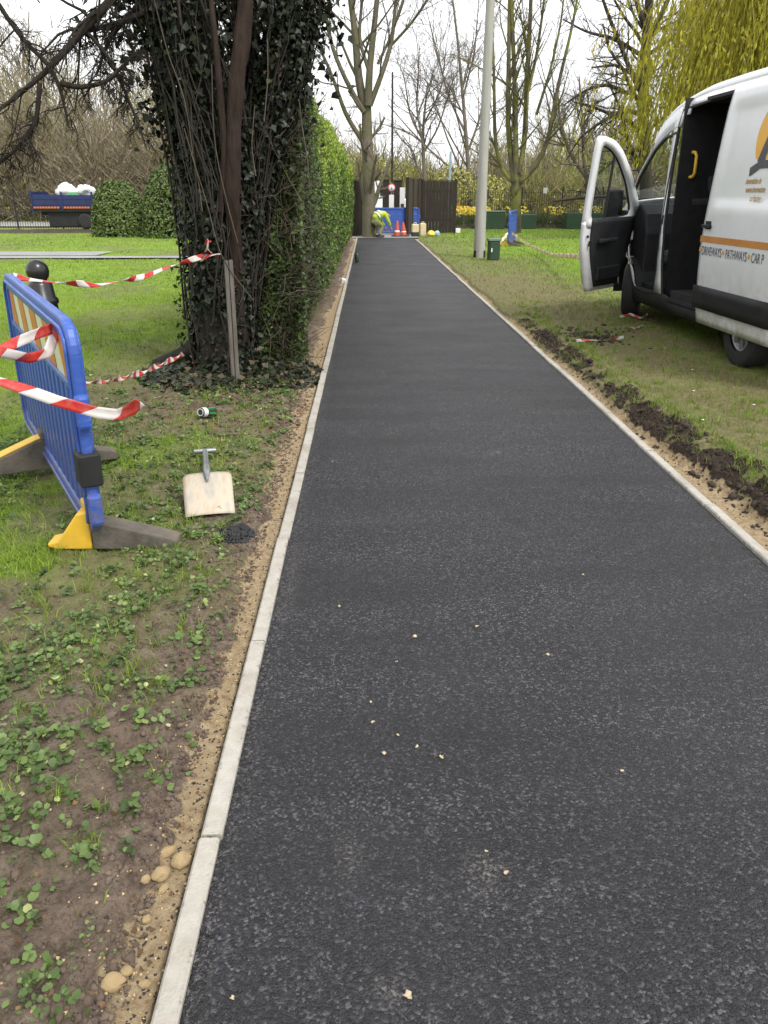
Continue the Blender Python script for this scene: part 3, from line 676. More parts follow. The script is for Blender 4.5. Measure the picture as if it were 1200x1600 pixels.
# brown climbing stems of the ivy, showing through the leaves
isb = Bulk()
for pts, rad, n in ((stemL, [.28, .29, .38, .37, .38, .40, .40], 130), (stemR, [.22, .22, .25, .23, .26, .27, .28], 70)):
    P, R = poly_pts(pts, rad, 30); a0 = rng.uniform(0, 6.28, n); t0 = rng.integers(0, 16, n); ln = rng.integers(7, 14, n)
    for q_ in range(n):
        j = np.linspace(t0[q_], min(t0[q_] + ln[q_], 29), 10); ji = np.minimum(j.astype(int), 28); w = (j - ji)[:, None]; c = P[0][ji] * (1 - w) + P[0][ji + 1] * w; r = np.interp(j, np.arange(30), R[0]) * rng.uniform(.94, 1.08); an = a0[q_] + np.cumsum(rng.normal(0, .13, 10))
        isb.tubes((c + np.stack([np.cos(an) * r, np.sin(an) * r, rng.normal(0, .02, 10)], 1))[None], np.linspace(rng.uniform(.003, .012), .002, 10)[None], 4)
M['ivy_stem'] = pmat('ivy_stems', (.014, .011, .008), (.040, .031, .022), 14, .85)
tag(rel(isb.build('ivy_stems', [M['ivy_stem']]), tree), kind='stuff')
# pale vine stems hanging over the ivy
vines = [[(300, 240), (330, 330), (345, 400), (395, 470)], [(240, 0), (262, 90), (290, 150), (300, 240)], [(330, 100), (335, 220), (352, 300), (372, 380)], [(395, 165), (392, 230), (400, 275)],
         [(470, 155), (474, 200), (478, 250), (482, 290)], [(290, 200), (310, 270), (318, 330)], [(420, 60), (416, 120), (410, 190)]]
for v in vines:
    vb = Bulk(); pts = [at(x + rng.uniform(-3, 3), y, 6.42 + .03 * (j % 2)) for j, (x, y) in enumerate(v)]; limb_set(vb, [(pts, [.0038] * len(pts))], 12, 5); rel(vb.build('vine', [M['twig']], smooth=True), tree)
# the dark limb that reaches out to the left with drooping twigs
lb = Bulk()
lim = [([(-1.70, 6.9, 4.6), at(250, -60, 6.7), at(165, 0, 6.5), at(110, 75, 6.3), at(60, 130, 6.2), at(-20, 185, 6.1)], [.06, .040, .030, .025, .018, .010]),
       ([at(-40, -60, 6.4), at(0, 12, 6.4), at(45, 75, 6.3), at(85, 105, 6.25), at(98, 150, 6.2), at(108, 200, 6.15)], [.018, .017, .016, .015, .012, .006]),
       ([at(225, 20, 6.7), at(180, 38, 6.6), at(128, 50, 6.45), at(108, 70, 6.3)], [.02, .018, .016, .013]),
       ([at(135, 50, 6.4), at(165, 80, 6.4), at(190, 130, 6.4), at(215, 190, 6.4), at(230, 235, 6.4)], [.016, .014, .012, .009, .004]),
       ([at(95, 130, 6.2), at(120, 138, 6.2), at(165, 130, 6.3), at(215, 80, 6.4)], [.022, .018, .014, .008]),
       ([at(62, 130, 6.2), at(58, 190, 6.15), at(30, 230, 6.1), at(-20, 270, 6.0)], [.018, .016, .014, .010]),
       ([at(250, -20, 6.8), at(205, 20, 6.8), at(170, 60, 6.6), at(150, 120, 6.5)], [.03, .022, .016, .006])]
PL, RL = limb_set(lb, lim, 14, 7)
P1, R1 = spawn(rng, PL, RL, 20, .12, 1, 62, 22, .26, .42, 6, .20, -.16, .4, .3, rmin=.005); lb.tubes(P1, R1, 4)
P2, R2 = spawn(rng, P1, R1, 6, .15, 1, 55, 20, .55, .6, 5, .22, -.22, .4, .3, rmin=.0028); lb.tubes(P2, R2, 3)
P3, R3 = spawn(rng, P2, R2, 4, .2, 1, 50, 20, .6, .7, 4, .2, -.2, .5, .3, rmin=.0018); lb.tubes(P3, R3, 3)
rel(lb.build('drooping_limb', [M['bark_dark']]), tree)

# --- hedge along the path
rng = np.random.default_rng(23)
HX0, HX1, HY0, HY1, HZ = -1.70, -.56, 6.95, 28.6, 2.42
hedge = put_tree('hedge', ((HX0 + HX1) / 2, (HY0 + HY1) / 2, 0), 'tall clipped green hedge running along the left edge of the path', 'hedge')
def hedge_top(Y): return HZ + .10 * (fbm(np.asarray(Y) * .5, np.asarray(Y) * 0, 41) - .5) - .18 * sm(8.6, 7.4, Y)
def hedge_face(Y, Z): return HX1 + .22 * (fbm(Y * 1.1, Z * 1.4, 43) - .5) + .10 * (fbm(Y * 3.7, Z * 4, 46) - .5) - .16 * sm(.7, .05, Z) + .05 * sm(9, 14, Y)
cv = MB()
ys = np.linspace(HY0 + .15, HY1 - .15, 60); sec = [(HX0 + .2, .0), (HX0 + .2, 1.2), (HX0 + .25, HZ - .2), ((HX0 + HX1) / 2, HZ - .12), (HX1 - .22, HZ - .2), (HX1 - .15, 1.3), (HX1 - .22, .4), (HX1 - .30, .0)]
Vc = [(x + (0 if k < 3 else .05 * math.sin(y * 3)), y, z) for y in ys for k, (x, z) in enumerate(sec)]; kk = len(sec)
cv.add(Vc, [(i * kk + j, i * kk + j + 1, (i + 1) * kk + j + 1, (i + 1) * kk + j) for i in range(len(ys) - 1) for j in range(kk - 1)]); cv.add(Vc[:kk], [tuple(range(kk))]); cv.add(Vc[-kk:], [tuple(range(kk))])
M['hedge_core'] = pmat('hedge_inner_twigs', (.014, .012, .007), (.030, .024, .014), 14, .95, .8, 14)
rel(cv.build('inner_twigs', M['hedge_core']), hedge)
hb = Bulk()
def hleaf(P, Nn, size, tint): leaves_into(hb, P, Nn, size, OVAL, tint, rng)
n = 46000; u = rng.uniform(0, 1, n); Y = HY0 + (HY1 - HY0) * u ** 1.35; Z = rng.uniform(.02, 1, n) ** .8 * hedge_top(Y)
X = hedge_face(Y, Z) - rng.exponential(.055, n); Y2 = Y + rng.normal(0, .02, n)
top_tint = sm(.55, 1.0, Z / HZ + .5 * (fbm(Y * 1.3, Z * 1.3, 47) - .5)) * sm(8.2, 10.5, Y + .8 * (Z - 1.2))  # leaf tint rises towards the hedge top, away from the near end
tint = np.clip(.38 + .20 * sm(8.0, 12, Y) + .46 * top_tint + rng.normal(0, .16, n) - .16 * sm(9.0, 7.0, Y + .8 * (Z - 1.2)), 0, 1)
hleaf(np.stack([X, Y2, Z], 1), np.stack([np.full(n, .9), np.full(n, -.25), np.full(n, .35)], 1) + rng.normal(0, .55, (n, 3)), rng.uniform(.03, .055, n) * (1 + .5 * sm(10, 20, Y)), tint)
n = 16000; Y = HY0 + (HY1 - HY0) * rng.uniform(0, 1, n) ** 1.3; X = rng.uniform(HX0, HX1 + .02, n); Z = hedge_top(Y) + .12 * (fbm(X * 3, Y * 3, 49) - .5) - rng.exponential(.05, n)
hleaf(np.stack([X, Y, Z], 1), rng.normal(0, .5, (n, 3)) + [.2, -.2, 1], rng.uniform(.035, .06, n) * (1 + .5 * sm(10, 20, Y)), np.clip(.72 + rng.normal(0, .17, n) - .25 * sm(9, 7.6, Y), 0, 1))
n = 12000; X = rng.uniform(-1.15, HX1, n); Z = rng.uniform(.02, 1, n) ** .85 * (HZ - .15); Y = HY0 - .05 + .25 * fbm(X * 2, Z * 2, 51) + rng.exponential(.06, n)
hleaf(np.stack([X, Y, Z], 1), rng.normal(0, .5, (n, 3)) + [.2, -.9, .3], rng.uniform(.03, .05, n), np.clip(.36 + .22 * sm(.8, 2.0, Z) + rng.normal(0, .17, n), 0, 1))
n = 12000; Y = rng.uniform(HY0, HY1, n); Z = rng.uniform(.02, 1, n) * HZ; X = HX0 + rng.exponential(.06, n)
hleaf(np.stack([X, Y, Z], 1), rng.normal(0, .5, (n, 3)) + [-1, 0, .3], rng.uniform(.05, .08, n), np.clip(.45 + rng.normal(0, .15, n), 0, 1))
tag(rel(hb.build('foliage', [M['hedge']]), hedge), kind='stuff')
tw = Bulk(); n = 1500; Y = HY0 + (HY1 - HY0) * rng.uniform(0, 1, n) ** 2.4; Z = rng.uniform(.1, HZ, n); X = hedge_face(Y, Z) - .12
P, R = walk(rng, np.stack([X, Y, Z], 1), rng.normal(0, .6, (n, 3)) + [.7, -.3, .5], rng.uniform(.12, .38, n), rng.uniform(.002, .005, n), 5, .2, .05, .4); tw.tubes(P, R, 4)
n = 240; X = rng.uniform(-1.1, HX1 + .03, n); Z = rng.uniform(.05, 2.1, n)
P, R = walk(rng, np.stack([X, HY0 + rng.uniform(-.12, .25, n), Z], 1), rng.normal(0, .7, (n, 3)) + [.2, -.35, .6], rng.uniform(.15, .5, n), rng.uniform(.002, .005, n), 5, .22, .02, .4); tw.tubes(P, R, 4)
tag(rel(tw.build('twigs', [M['twig']]), hedge), kind='stuff')

# --- clipped bushes on the far lawn
def bush(loc, rx, ry, rz, label, seed, n=7500):
    rng = np.random.default_rng(seed); t = put_tree('clipped_bush', loc, label, 'bush', 'clipped bushes on the far lawn'); b = Bulk()
    d = nrm(rng.normal(size=(n, 3))); d[:, 2] = np.abs(d[:, 2]) * 1.0; d = nrm(d); e = np.sign(d) * np.abs(d) ** .96; e /= np.max(np.abs(e), axis=1, keepdims=True) ** .10
    lump = 1 + .07 * (fbm(d[:, 0] * 5 + 9, d[:, 2] * 5 + d[:, 1] * 3, seed) - .5); q = np.array(loc) + e * np.array([rx, ry, rz]) * (lump * (1 - rng.exponential(.03, n)))[:, None]
    leaves_into(b, q, d + rng.normal(0, .5, (n, 3)), rng.uniform(.07, .14, n), OVAL, np.clip(rng.normal(.5, .2, n), 0, 1), rng)
    tag(rel(b.build('foliage', [M['topiary']]), t), kind='stuff')
    mb = MB(); mb.lathe([(.6, 0), (.88, .25), (.9, .55), (.75, .8), (.4, .93), (.05, .96)], 18); o = mb.build('inner_twigs', M['hedge_core'], t); o.scale = (rx * .86, ry * .86, rz * .84)
bush((-9.65, 32.3, -.05), 1.12, 1.0, 2.12, 'rounded clipped bush right of the navy trailer, the left of two', 3)
bush((-7.35, 31.6, -.05), 1.25, 1.0, 2.62, 'taller clipped bush half hidden by the ivy-clad tree', 4)

# --- bare trees
def bare_tree(name, base, label, limbs, mat, seed, lv=((7, .15, 1, 40, .42, .5), (5, .2, 1, 42, .5, .5), (4, .2, 1, 40, .55, .55)), N=16, S=8, trop=.05, rmin=.006, cat='tree', wig=.10, group='bare trees beyond the lawn'):
    rng = np.random.default_rng(seed); t = put_tree(name, tuple(base), label, cat, group); b = Bulk(); P, R = limb_set(b, limbs, N, S)
    rel(b.build('trunk', [mat], smooth=True), t); c = Bulk()
    for i, (n, t0, t1, ang, L, rr) in enumerate(lv):
        P, R = spawn(rng, P, R, n, t0, t1, ang, 14, L, rr, 5 if i == 0 else 4, wig, trop, .35, .5, rmin=rmin * (1 - .22 * i)); c.tubes(P, R, 4 if i == 0 else 3)
    rel(c.build('branches', [mat]), t); return t
D = 31.6
bt = lambda *pp: [at(x, y, D + .15 * math.sin(x)) for x, y in pp]
bare_tree('bare_tree', (0.02, 31.6, 0), 'tall grey bare tree with upswept limbs standing at the far end of the path',
          [(bt((577, 372), (576, 300), (575, 250), (573, 205), (573, 165)), [.27, .235, .22, .20, .17]), (bt((573, 180), (560, 130), (556, 60), (548, 0), (540, -60), (530, -150)), [.17, .15, .12, .10, .08, .05]),
           (bt((575, 165), (577, 110), (585, 40), (592, -30), (600, -120)), [.15, .12, .10, .08, .04]), (bt((578, 165), (595, 120), (612, 70), (618, 10), (622, -80)), [.10, .09, .075, .06, .03]), (bt((612, 70), (640, 40), (665, 5), (690, -50)), [.05, .045, .04, .02]),
           (bt((569, 175), (545, 135), (520, 80), (508, 20), (500, -60)), [.09, .08, .07, .055, .03]), (bt((566, 220), (540, 180), (520, 120), (502, 80), (480, 40)), [.09, .08, .06, .05, .02]), (bt((576, 110), (560, 60), (566, 0), (570, -90)), [.07, .06, .05, .03]), (bt((590, 100), (610, 60), (630, 0), (650, -80)), [.05, .045, .04, .02])],
          M['bark_ash'], 31, ((10, .15, 1, 38, .40, .40), (6, .2, 1, 42, .5, .5), (4, .2, 1, 42, .6, .6)), rmin=.008)
D = 35.0
bt = lambda *pp: [at(x, y, D + .25 * math.sin(x * 3)) for x, y in pp]
bare_tree('bare_tree', (6.26, 35, 0), 'mossy multi-stemmed bare tree rising behind the blue barrier on the right lawn',
          [(bt((805, 362), (806, 320), (806, 285)), [.26, .22, .20]), (bt((806, 290), (798, 250), (793, 190), (795, 90), (796, -40)), [.14, .12, .10, .085, .05]), (bt((806, 290), (806, 220), (804, 120), (800, 30), (797, -90)), [.13, .11, .09, .08, .05]),
           (bt((806, 288), (820, 230), (823, 130), (828, 40), (833, -80)), [.13, .11, .10, .08, .05]), (bt((806, 288), (838, 262), (858, 220), (870, 140), (895, 40), (910, -50)), [.14, .12, .10, .075, .055, .03]), (bt((806, 288), (782, 268), (773, 220), (772, 120), (768, 10)), [.11, .09, .075, .06, .03]),
           (bt((823, 150), (838, 90), (848, 20), (856, -60)), [.07, .06, .05, .03]), (bt((838, 180), (860, 110), (876, 40), (885, -40)), [.06, .05, .04, .02])],
          M['bark_moss'], 32, ((14, .12, 1, 34, .34, .42), (6, .2, 1, 40, .5, .5), (5, .2, 1, 40, .6, .6)), rmin=.009)
D = 39.0
bare_tree('bare_tree', (12.9, 39, 0), 'huge dark bare tree with drooping twigs left of the yellow willow',
          [(bt((1012, 362), (1008, 250), (1003, 150), (1010, 60), (1018, -40), (1022, -160)), [.34, .29, .26, .22, .18, .10]), (bt((1004, 150), (985, 110), (965, 60), (945, 10), (925, -60)), [.13, .11, .09, .07, .04]), (bt((1006, 120), (985, 150), (950, 130), (915, 140), (880, 165)), [.12, .10, .08, .06, .03]),
           (bt((1005, 180), (975, 170), (940, 190), (905, 215), (885, 250)), [.11, .09, .07, .05, .03]), (bt((1012, 60), (1000, 20), (985, -30), (965, -100)), [.14, .12, .09, .05]), (bt((1008, 90), (960, 60), (915, 50), (880, 30)), [.10, .08, .05, .03]), (bt((1012, 60), (1040, 10), (1065, -60)), [.14, .11, .06])],
          M['bark_far'], 33, ((15, .10, 1, 48, .36, .40), (7, .2, 1, 48, .5, .5), (6, .2, 1, 45, .6, .6)), trop=-.06, wig=.16, rmin=.009)
D = 46
bt46 = lambda *pp: [at(x, y, 46 + .4 * math.sin(x * 2)) for x, y in pp]
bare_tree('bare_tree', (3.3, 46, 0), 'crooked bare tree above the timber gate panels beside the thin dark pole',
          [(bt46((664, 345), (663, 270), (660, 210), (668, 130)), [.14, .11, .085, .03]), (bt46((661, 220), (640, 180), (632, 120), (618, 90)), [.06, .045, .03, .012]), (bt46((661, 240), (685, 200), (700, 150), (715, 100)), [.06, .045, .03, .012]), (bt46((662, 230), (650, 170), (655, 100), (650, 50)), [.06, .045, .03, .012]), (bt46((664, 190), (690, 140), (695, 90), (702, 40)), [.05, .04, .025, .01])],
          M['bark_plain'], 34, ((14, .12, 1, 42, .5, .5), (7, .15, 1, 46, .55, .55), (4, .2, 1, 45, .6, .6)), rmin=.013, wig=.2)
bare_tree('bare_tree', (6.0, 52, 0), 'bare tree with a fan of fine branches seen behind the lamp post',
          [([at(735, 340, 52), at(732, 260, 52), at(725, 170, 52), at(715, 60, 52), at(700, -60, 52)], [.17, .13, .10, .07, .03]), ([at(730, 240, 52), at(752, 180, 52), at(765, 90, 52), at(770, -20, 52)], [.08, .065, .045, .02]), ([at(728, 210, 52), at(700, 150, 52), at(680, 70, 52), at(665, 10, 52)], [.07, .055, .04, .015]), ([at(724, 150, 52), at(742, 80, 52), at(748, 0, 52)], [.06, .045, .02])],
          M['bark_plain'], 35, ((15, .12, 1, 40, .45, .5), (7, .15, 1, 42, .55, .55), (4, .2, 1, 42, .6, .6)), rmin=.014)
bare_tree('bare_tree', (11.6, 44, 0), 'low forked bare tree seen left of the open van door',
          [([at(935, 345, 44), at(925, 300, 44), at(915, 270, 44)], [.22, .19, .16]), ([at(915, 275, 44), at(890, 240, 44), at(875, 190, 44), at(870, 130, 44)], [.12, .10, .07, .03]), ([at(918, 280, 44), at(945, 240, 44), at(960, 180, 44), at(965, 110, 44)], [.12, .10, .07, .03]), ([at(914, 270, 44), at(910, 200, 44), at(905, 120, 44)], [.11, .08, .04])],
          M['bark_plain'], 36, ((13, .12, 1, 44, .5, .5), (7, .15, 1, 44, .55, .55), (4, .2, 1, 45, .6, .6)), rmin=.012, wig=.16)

# --- weeping willow behind the van
rng = np.random.default_rng(44)
wil = put_tree('weeping_willow', (16.0, 29.5, 0), 'weeping willow with yellow-green hanging strands behind the white van', 'tree')
wb = Bulk()
tr = [([(16.0, 29.5, -.1), (15.9, 29.5, 2.5), (16.1, 29.4, 5)], [.5, .42, .36])] + [([(16.0, 29.5, 4.2), (16.0 + math.cos(a) * 2.2, 29.5 + math.sin(a) * 2.0, 7.2), (16.0 + math.cos(a) * r_, 29.5 + math.sin(a) * r_ * .85, 9.3 + .6 * math.sin(a * 3)), (16.0 + math.cos(a) * (r_ + 1.4), 29.5 + math.sin(a) * (r_ + 1.2) * .85, 8.3)], [.22, .16, .09, .04]) for a, r_ in [(i * .7, 3.6 + .5 * math.sin(i * 2.3)) for i in range(9)]]
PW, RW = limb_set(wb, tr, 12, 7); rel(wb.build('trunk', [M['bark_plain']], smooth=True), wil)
P1, R1 = spawn(rng, PW[1:], RW[1:], 26, .35, 1, 60, 20, .32, .5, 6, .12, -.05, .4, .2, rmin=.012)
ws = Bulk(); ws.tubes(P1, R1, 3, np.full(len(P1), .15))
ns = 4200; idx = rng.integers(0, len(P1), ns); s = P1[idx, rng.integers(2, 6, ns)] + rng.normal(0, .15, (ns, 3))
L = np.clip(s[:, 2] - rng.uniform(1.6, 3.6, ns), 1.2, 8.0)
P2, R2 = walk(rng, s, np.stack([rng.normal(0, .35, ns), rng.normal(0, .35, ns), np.full(ns, -.3)], 1), L, np.full(ns, .009), 7, .05, -.35, .6)
ws.tubes(P2, R2, 3, rng.uniform(.2, .9, ns))
nl = 52000; i = rng.integers(0, ns, nl); j = rng.uniform(.6, 5.99, nl); j0 = j.astype(int); w = (j - j0)[:, None]; q = P2[i, j0] * (1 - w) + P2[i, j0 + 1] * w + rng.normal(0, .03, (nl, 3))
SL = ([(0, -.5, 0), (.17, 0, .03), (0, .5, 0), (-.17, 0, .03)], None, [(0, 1, 2), (0, 2, 3)])
leaves_into(ws, q, rng.normal(0, 1, (nl, 3)) * [1, 1, .25], rng.uniform(.14, .27, nl), SL, np.clip(rng.normal(.5, .22, nl) + .3 * (fbm(q[:, 0] * .9, q[:, 1] * .9, 3) - .5), 0, 1), rng, 4.0)
tag(rel(ws.build('hanging_strands', [M['willow']]), wil), kind='stuff')

# --- the wood beyond the road: one mass nobody could count
rng = np.random.default_rng(55)
def template(seed, H, spread, trop):
    r = np.random.default_rng(seed); st = []
    for k in range(3):
        a = r.uniform(0, 6.28); st.append(([(0, 0, -.2), (math.cos(a) * .1 * H * spread, math.sin(a) * .1 * H * spread, H * .35), (math.cos(a) * .22 * H * spread, math.sin(a) * .22 * H * spread, H * .8)], [.014 * H, .011 * H, .004 * H]))
    b = Bulk(); P, R = limb_set(b, st, 6, 4); P, R = spawn(r, P, R, 9, .15, 1, 42, 14, .48, .5, 4, .16, trop, .4, .5, rmin=.012); b.tubes(P, R, 3, r.uniform(0, .5, len(P)))
    P, R = spawn(r, P, R, 6, .15, 1, 45, 15, .5, .6, 3, .2, trop, .4, .4, rmin=.009); b.tubes(P, R, 3, r.uniform(0, .75, len(P)))
    P, R = spawn(r, P, R, 4, .15, 1, 45, 15, .6, .7, 2, .2, trop, .5, .3, rmin=.007); b.tubes(P, R, 3, r.uniform(.1, .8, len(P)))
    return np.concatenate(b.V), np.concatenate(b.Q), np.concatenate(b.A)
TP = [template(61, 9, 1.0, .05), template(62, 11, .8, .10), template(63, 6.5, 1.5, -.03)]
wd = Bulk()
def place(k, x, y, s, da=0.0):
    V, Q, A = TP[k]; a = rng.uniform(0, 6.28); c, n_ = math.cos(a), math.sin(a); V2 = np.stack([V[:, 0] * c - V[:, 1] * n_, V[:, 0] * n_ + V[:, 1] * c, V[:, 2]], 1) * s + [x, y, 0]; wd.add(V2, Q, None, np.clip(A + da, 0, 1))
for x in np.arange(-46, 40, 4.2):
    place(int(rng.integers(0, 3)), x + rng.uniform(-1.5, 1.5), rng.uniform(53, 60), rng.uniform(.75, 1.1) * (1.35 if x < -8 else .70 if x < 14 else .95), rng.uniform(-.1, .15))
for x in np.arange(-62, 52, 5.0):
    place(int(rng.integers(0, 2)), x + rng.uniform(-2, 2), rng.uniform(64, 78), rng.uniform(.85, 1.25) * (1.35 if x < -8 else .72 if x < 16 else 1.0), rng.uniform(-.2, .05))
# undergrowth: small leaves of brambles and evergreen shrubs
nl = 26000; cx = rng.uniform(-60, 45, 300); cy = rng.uniform(51.5, 66, 300); hh = rng.uniform(1.0, 4.2, 300) * np.where((cx > -6) & (cx < 12), .62, 1.0) ; tn = np.clip(rng.normal(.50, .16, 300), .12, .80)
i = rng.integers(0, 300, nl); d = nrm(rng.normal(size=(nl, 3))); d[:, 2] = np.abs(d[:, 2])
q = np.stack([cx[i], cy[i], np.zeros(nl)], 1) + d * np.stack([hh[i] * .8 + .7, hh[i] * .6 + .5, hh[i] * 1.25], 1) * (rng.uniform(.3, 1, nl) ** .5)[:, None]
leaves_into(wd, q, d + rng.normal(0, .6, (nl, 3)), rng.uniform(.14, .30, nl), OVAL, np.clip(tn[i] + rng.normal(0, .12, nl), 0, .92), rng)
for (x, y, z), s, n in (((-.5, 52, 2.6), 1.3, 1100), ((1.6, 52, 2.4), 1.2, 900), ((5.2, 51, 2.0), 1.2, 1000), ((7.4, 51, 1.6), 1.0, 700), ((3.2, 53, 1.8), 1.3, 900)):
    d = nrm(rng.normal(size=(n, 3))); q = np.array([x, y, z]) + d * s * [1.2, 1, 1.1] * (rng.uniform(.3, 1, n) ** .4)[:, None]; leaves_into(wd, q, d + rng.normal(0, .6, (n, 3)), rng.uniform(.10, .22, n), OVAL, np.clip(rng.normal(.92, .08, n), 0, 1), rng)
ns_ = 260000; cx = np.concatenate([rng.uniform(-46, -4, 220), rng.uniform(-6, 26, 140), rng.uniform(-62, 48, 60)]); cy = rng.uniform(50.8, 68, 420); hh = np.where(cx < -5, rng.uniform(4.0, 12.5, 420), np.where(cx < 8, rng.uniform(2.5, 5.6, 420), rng.uniform(3.0, 7.0, 420))); tn = np.clip(rng.normal(.42, .2, 420), .02, .85)
i = rng.integers(0, 420, ns_); d = nrm(rng.normal(size=(ns_, 3))); d[:, 2] = np.abs(d[:, 2]); q = np.stack([cx[i], cy[i], np.zeros(ns_)], 1) + d * np.stack([1.2 + hh[i] * .35, 1 + hh[i] * .3, hh[i]], 1) * (rng.uniform(.05, 1, ns_) ** .5)[:, None]
STROKE = ([(0, -.5, 0), (.022, 0, .0), (0, .5, 0), (-.022, 0, .0)], None, [(0, 1, 2), (0, 2, 3)])
tw_ = nrm(d * [1, 1, .6] + rng.normal(0, .35, (ns_, 3)) + [0, 0, .55]); nn_ = nrm(np.cross(tw_, rng.normal(size=(ns_, 3)))); Bv = np.cross(nn_, tw_); L_ = rng.uniform(.5, 1.5, ns_)[:, None]; w_ = rng.uniform(.014, .040, ns_)[:, None]
V = np.stack([q - tw_ * L_ / 2 - Bv * w_, q - tw_ * L_ / 2 + Bv * w_, q + tw_ * L_ / 2], 1); wd.add(V, None, np.arange(ns_ * 3).reshape(-1, 3), np.repeat(np.clip(tn[i] + rng.normal(0, .1, ns_), 0, .95), 3))
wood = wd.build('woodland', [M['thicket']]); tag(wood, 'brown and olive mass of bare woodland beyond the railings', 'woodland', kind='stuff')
# ------------------------------------------------------------------ the white panel van (local: x forward, y to its left, z up; origin under the rear axle)
VZ = [.20, .45, .80, 1.05, 1.30, 1.60, 2.00, 2.25, 2.40, 2.47, 2.53]
VW = [.93, .97, .993, 1.0, .988, .963, .925, .897, .868, .81, .63]
def hw(x, z):
    w = np.interp(z, VZ, VW); t = np.clip((np.asarray(x, float) - 2.9) / 1.4, 0, 1); return w * (1 - .24 * t ** 2.3)
def zroof(x): return np.interp(x, [-1.3, 1.3, 1.9, 2.35, 2.6, 2.8], [2.60, 2.60, 2.56, 2.47, 2.38, 2.26])
AXF = 3.30
van = empty('panel_van', (4.445, 7.2, .0), rot=(math.radians(0), 0, math.radians(91.6)))
van.location.z = .02; van.rotation_euler = (math.radians(-1.2), 0, math.radians(91.6))
tag(van, 'white panel van with its side doors open, parked on the right verge', 'van')

def rows(mb, zs, xf, xr, nx, side=1, off=0.0, mi=0):
    V, n = [], nx + 1
    for z in zs:
        a, b = xr(z), xf(z)
        for i in range(n):
            x = a + (b - a) * i / nx; V.append((x, side * (float(hw(x, z)) + off), z))
    F = [(r * n + i, r * n + i + 1, (r + 1) * n + i + 1, (r + 1) * n + i) for r in range(len(zs) - 1) for i in range(nx)]
    return mb.add(V, F, mi, True)
def cols(mb, xs, zb, zt, nz, side=1, off=0.0, mi=0):
    V, n = [], nz + 1
    for x in xs:
        a, b = zb(x), zt(x)
        for i in range(n):
            z = a + (b - a) * i / nz; V.append((x, side * (float(hw(x, z)) + off), z))
    F = [(r * n + i, r * n + i + 1, (r + 1) * n + i + 1, (r + 1) * n + i) for r in range(len(xs) - 1) for i in range(nz)]
    return mb.add(V, F, mi, True)
def arch(x, xc, lo, r=.43):
    d = abs(x - xc); return max(lo, .34 + math.sqrt(max(r * r - d * d, 0))) if d < r else lo
def lin(a, b, n): return [a + (b - a) * i / n for i in range(n + 1)]
def ring(mb, outer, inner, side=1, off=0.0, mi=0):
    """strip between two closed outlines in the side view"""
    n = len(outer); V = [(x, side * (float(hw(x, z)) + off), z) for x, z in outer] + [(x, side * (float(hw(x, z)) + off), z) for x, z in inner]
    return mb.add(V, [(i, (i + 1) % n, n + (i + 1) % n, n + i) for i in range(n)], mi, True)
def resample(pts, n, closed=True):
    p = [Vector((a, b)) for a, b in pts]; p = p + [p[0]] if closed else p; d = [0]
    for a, b in zip(p, p[1:]): d.append(d[-1] + (b - a).length)
    out = []
    for k in range(n):
        s = d[-1] * k / (n if closed else n - 1); i = max(j for j in range(len(d)) if d[j] <= s + 1e-9); i = min(i, len(p) - 2)
        t = (s - d[i]) / max(d[i + 1] - d[i], 1e-9); q = p[i].lerp(p[i + 1], t); out.append((q.x, q.y))
    return out
def smoothpoly(pts, it=2):
    for _ in range(it):
        q = []
        for a, b in zip(pts, pts[1:] + pts[:1]):
            q += [(a[0] * .82 + b[0] * .18, a[1] * .82 + b[1] * .18), (a[0] * .18 + b[0] * .82, a[1] * .18 + b[1] * .82)]
        pts = q
    return pts

